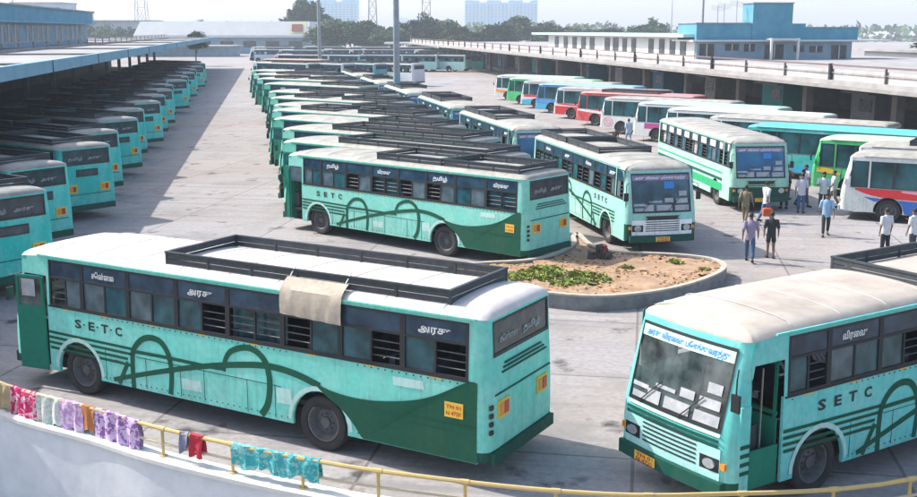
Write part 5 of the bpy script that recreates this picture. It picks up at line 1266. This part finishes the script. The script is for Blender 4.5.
def person_parts(kind, shorts):
    key = (kind, shorts)
    if key in PC: return PC[key]
    P = pose_points(kind)
    ch = [(P['pel'], (.12, .10), None), (P['wst'], (.115, .095), 0), (P['che'], (.14, .105), 1), (P['nek'], .052, 2), (P['hd0'], (.075, .085), 3), (P['hd1'], (.085, .095), 4)]
    for s in 'lr':
        b = len(ch); ch += [(P[s+'sho'], .058, 2), (P[s+'elb'], .042, b), (P[s+'wri'], .027, b+1), (P[s+'han'], (.036, .022), b+2)]
        b = len(ch); ch += [(P[s+'hip'], .088, 0), (P[s+'kne'], .058, b), (P[s+'ank'], .04, b+1), (P[s+'toe'], (.042, .03), b+2)]
    v, f = skin_mesh(ch, 'b'); mb = MB(); mb.add(v, f)
    for s, sg in (('l', 1), ('r', -1)):     # fingers, thumb, ears
        h = Vector(P[s+'han']); d = (h-Vector(P[s+'wri'])).normalized()
        for k in range(4):
            off = Vector((.026-.017*k, 0, 0)); l = [.062, .07, .066, .052][k]; a = h+off+d*.02; mb.tube([a, a+d*l*.5+Vector((.002, -sg*.006, 0)), a+d*l+Vector((.004, -sg*.02, 0))], [.0095, .009, .007], 6)
        a = h+Vector((.03, 0, 0))-d*.015; mb.tube([a, a+Vector((.02, -sg*.01, 0))+d*.025, a+Vector((.026, -sg*.016, 0))+d*.05], [.011, .010, .008], 6)
        e = Vector(P['hd0']); mb.tube([(e.x-.005, sg*.078, e.z+.035), (e.x-.012, sg*.097, e.z+.055), (e.x-.005, sg*.082, e.z+.075)], [.008, .018, .008], 6)
    e = Vector(P['hd0']); mb.tube([(e.x+.085, 0, e.z+.075), (e.x+.118, 0, e.z+.03), (e.x+.09, 0, e.z+.022)], [.008, .016, .010], 6)
    body = mb
    face = MB()
    for sg in (-1, 1): face.box(e.x+.086, e.x+.098, sg*.034-.012, sg*.034+.012, e.z+.066, e.z+.08)
    face.box(e.x+.085, e.x+.097, -.024, .024, e.z-.018, e.z-.008, 1)
    hair = MB(); c = Vector(P['hd1'])+Vector((-.014, 0, .0))
    for i in range(7):
        for j in range(14):
            th_ = math.pi*.66*i/6; ph = 2*math.pi*j/14; k_ = 1-.16*max(0, (i-3)/3); hair.v.append((c.x+.100*k_*math.sin(th_)*math.cos(ph)-.010*math.sin(th_), c.y+.084*k_*math.sin(th_)*math.sin(ph), c.z-.008+.104*math.cos(th_)))
    for i in range(6):
        for j in range(14):
            j2 = (j+1) % 14
            if i >= 3 and (j in (0, 1, 12, 13)): continue
            hair.f.append((i*14+j, i*14+j2, (i+1)*14+j2, (i+1)*14+j)); hair.m.append(0)
    L_ = lambda a, b, t: tuple(P[a][d]+(P[b][d]-P[a][d])*t for d in range(3))
    shirt = MB(); rr_ = random.Random(len(PC)); prof = [(.80, .128, .172), (.86, .126, .172), (.98, .118, .160), (1.10, .114, .156), (1.22, .122, .168), (1.32, .126, .182), (1.39, .112, .186), (1.44, .088, .150), (1.475, .066, .080), (1.50, .060, .062)]
    nr = 20
    for z, rx, ry in prof:
        for j in range(nr):
            q = 2*math.pi*j/nr; fd = 1+(.05*math.sin(5*q+z*9)+.03*math.sin(9*q-z*14))*max(0, 1.3-z)*1.6
            shirt.v.append((P['che'][0]*.6+rx*math.cos(q)*fd, ry*math.sin(q)*fd, z-.02*math.cos(q*2)*(z < .9)))
    for i in range(len(prof)-1):
        for j in range(nr): shirt.f.append((i*nr+j, i*nr+(j+1) % nr, (i+1)*nr+(j+1) % nr, (i+1)*nr+j)); shirt.m.append(0)
    for s, sg in (('l', 1), ('r', -1)):
        a = Vector(P[s+'sho']); e2 = Vector(P[s+'elb']); shirt.tube([a+Vector((0, -sg*.07, .012)), a+Vector((0, sg*.01, .005)), a.lerp(e2, .3), a.lerp(e2, .65), a.lerp(e2, .98)], [.055, .072, .070, .064, .062], 12)
    ch = [((0, 0, 1.0), (.14, .115), None), (P['pel'], (.142, .118), 0)]
    for s in 'lr':
        b = len(ch); ch += [(P[s+'hip'], .108, 1)]
        if shorts: ch += [(L_(s+'hip', s+'kne', .85), .094, b)]
        else: ch += [(P[s+'kne'], .078, b), (L_(s+'kne', s+'ank', .93), .066, b+1)]
    tr = MB(); tr.add(*skin_mesh(ch, 't'))
    sh = [MB(), MB()]
    for q, s in enumerate('lr'):
        a, t = Vector(P[s+'ank']), Vector(P[s+'toe']); sh[q].tube([a+Vector((-.06, 0, -.045)), a+Vector((.02, 0, -.035)), t+Vector((-.02, 0, .0)), t+Vector((.05, 0, -.005))], [.045, .052, .046, .026], 8)
    PC[key] = (body, face, hair, shirt, tr, sh); return PC[key]
CM = {}
def cloth_m(c):
    if c not in CM: CM[c] = mat('garment', c, .85, 0, .25, 7, None, .15)
    return CM[c]
def person(x, y, head, kind, shirt, trousers, label, scale=.92, shorts=False, bag=None, group=None):
    r_ = thing('person', label, 'person', (x, y, 0), R(head), group); r_.scale = (scale,)*3
    b, fc, h, s, t, sh = person_parts(kind, shorts)
    b.build('body', SK, r_, True, sharp=180); fc.build('face', [HR, M['redlamp']], r_); h.build('hair', HR, r_, True, sharp=180)
    s.build('shirt', cloth_m(shirt), r_, True, sharp=180); t.build('shorts' if shorts else 'trousers', cloth_m(trousers), r_, True, sharp=180); [q.build('shoe', cloth_m((.03, .025, .02)), r_, True) for q in sh]
    if bag:
        a = R(head); P = pose_points(kind); hp = P['rhan']; wx = x+scale*(hp[0]*math.cos(a)-hp[1]*math.sin(a)); wy = y+scale*(hp[0]*math.sin(a)+hp[1]*math.cos(a)); z = hp[2]*scale-.05
        mb = MB(); mb.add([(wx+sx*w, wy+sy*w*.55, zz) for zz, w in ((z-.42, .13), (z-.36, .19), (z-.14, .18), (z-.10, .12)) for sx, sy in ((-1, -1), (1, -1), (1, 1), (-1, 1))],
            [(3, 2, 1, 0), (12, 13, 14, 15)]+[(k*4+i, k*4+(i+1) % 4, k*4+4+(i+1) % 4, k*4+4+i) for k in range(3) for i in range(4)])
        mb.tube([(wx-.09, wy, z-.11), (wx-.05, wy, z), (wx+.05, wy, z), (wx+.09, wy, z-.11)], .012, 5)
        tag(mb.build('bag', cloth_m(bag[0]), None, True), bag[1], 'bag')
    return r_
WH = (.62, .64, .66)
person(9.34, 34.03, 75, 'walk', (.30, .26, .36), (.05, .10, .20), 'person in a mauve shirt and blue jeans walking away left of the one in black')
person(10.19, 34.66, 80, 'stand', (.02, .03, .03), (.02, .02, .022), 'person in black shirt and shorts with bare legs right of the mauve shirt', .88, True)
person(13.26, 38.5, 255, 'walk2', (.28, .47, .66), (.035, .035, .045), 'person in a light blue shirt and dark trousers standing alone near the right coach', .90)
person(14.05, 35.0, 110, 'stand', (.64, .65, .68), (.015, .015, .02), 'person in a white shirt and black trousers in front of the coach wheel')
person(15.0, 35.1, 120, 'shift', (.70, .71, .72), (.06, .07, .10), 'person in a white shirt at the extreme right edge of the yard', .90)
person(11.0, 41.0, 60, 'walk', (.26, .22, .13), (.22, .18, .11), 'person in khaki clothes in front of the cream bus', .86)
person(11.9, 41.4, 20, 'walk2', (.66, .67, .68), (.06, .16, .34), 'person in a white shirt and blue jeans carrying an orange bag before the cream bus', .92, False, ((.60, .12, .03), 'orange bag in the hand of the person in front of the cream bus'))
person(13.55, 44.6, 95, 'stand', (.025, .025, .035), (.02, .02, .03), 'person all in dark clothes at the corner of the cream bus', .95)
person(13.95, 43.6, 260, 'stand', (.60, .60, .66), (.05, .12, .28), 'person in a pale top and blue jeans right of the one all in dark clothes', .92)
person(14.9, 43.8, 250, 'shift', (.55, .66, .68), (.03, .035, .05), 'person in a very pale aqua shirt and dark trousers beside the end of the coach', .95)
person(15.0, 46.4, 200, 'stand', (.66, .66, .66), (.25, .22, .20), 'person in a white shirt and tan trousers behind the pale aqua shirt', .93)
person(13.7, 47.6, 180, 'stand', (.62, .63, .64), (.06, .07, .09), 'person in a white shirt at the back of the group by the green coach', .93)
person(14.5, 45.2, 300, 'walk', (.62, .64, .70), (.10, .10, .12), 'person in a white shirt and charcoal trousers in the middle of the group', .90)
person(14.35, 47.0, 40, 'shift', (.50, .20, .16), (.05, .05, .07), 'person in a brick red shirt behind the group near the green coach', .90)
person(15.7, 44.9, 170, 'walk2', (.66, .68, .66), (.30, .28, .26), 'person in a cream shirt and grey trousers closest to the end of the coach', .90)
person(10.96, 69.9, 100, 'walk', (.42, .56, .68), (.35, .42, .52), 'person in pale blue clothes walking past the white coaches', .98)
person(9.85, 68.0, 250, 'stand', (.10, .04, .05), (.03, .03, .03), 'small person in dark red and black near the coach with the pink ring', .72)

# ------------------------------------------------------------------ air
hz_ = MB(); hz_.box(-1900, 1900, -120, 2050, -3.0, 75)
hm = bpy.data.materials.new('haze_air'); hm.use_nodes = True; nt = hm.node_tree; nt.nodes.remove(nt.nodes['Principled BSDF'])
pv = nt.nodes.new('ShaderNodeVolumePrincipled'); pv.inputs['Color'].default_value = (.80, .88, .97, 1); pv.inputs['Density'].default_value = HAZE; pv.inputs['Anisotropy'].default_value = .0
nt.links.new(pv.outputs[0], nt.nodes['Material Output'].inputs['Volume'])
if HAZE > 0: tag(hz_.build('haze', hm), None, None, None, 'stuff')

# ------------------------------------------------------------------ light, sky, camera
sv = Vector((2.7, -1.3, -2.8)).normalized()
ld = bpy.data.lights.new('sun', 'SUN'); ld.energy = SUN; ld.angle = R(.5); ld.color = (1, .955, .89)
lo = bpy.data.objects.new('sun', ld); col.objects.link(lo); lo.rotation_euler = sv.to_track_quat('-Z', 'Y').to_euler(); lo.location = (-40, 30, 60)
w = bpy.data.worlds.new('World'); sc.world = w; w.use_nodes = True; nt = w.node_tree
sk = nt.nodes.new('ShaderNodeTexSky'); sk.sky_type = 'NISHITA'; sk.sun_disc = False; sk.sun_elevation = math.asin(-sv.z); sk.sun_rotation = math.atan2(-sv.x, -sv.y)
sk.air_density = 1.0; sk.dust_density = 2.6; sk.ozone_density = 1.6; sk.altitude = 0
nt.links.new(sk.outputs[0], nt.nodes['Background'].inputs['Color']); nt.nodes['Background'].inputs['Strength'].default_value = SKY
cd = bpy.data.cameras.new('camera'); cd.sensor_fit = 'HORIZONTAL'; cd.sensor_width = 36; cd.lens = 1083/917*36; cd.clip_start = .1; cd.clip_end = 8000
co = bpy.data.objects.new('camera', cd); col.objects.link(co); co.location = (0, 0, 7.33); co.rotation_euler = (R(90-11.44), R(0), 0)
sc.camera = co
sc.view_settings.view_transform = 'Standard'; sc.view_settings.look = 'None'; sc.view_settings.gamma = 1; sc.view_settings.use_curve_mapping = False; sc.view_settings.exposure = EXPO
sc.render.resolution_x = 1024; sc.render.resolution_y = 555
sc.cycles.volume_bounces = 1; sc.cycles.max_bounces = 6; sc.cycles.transparent_max_bounces = 12
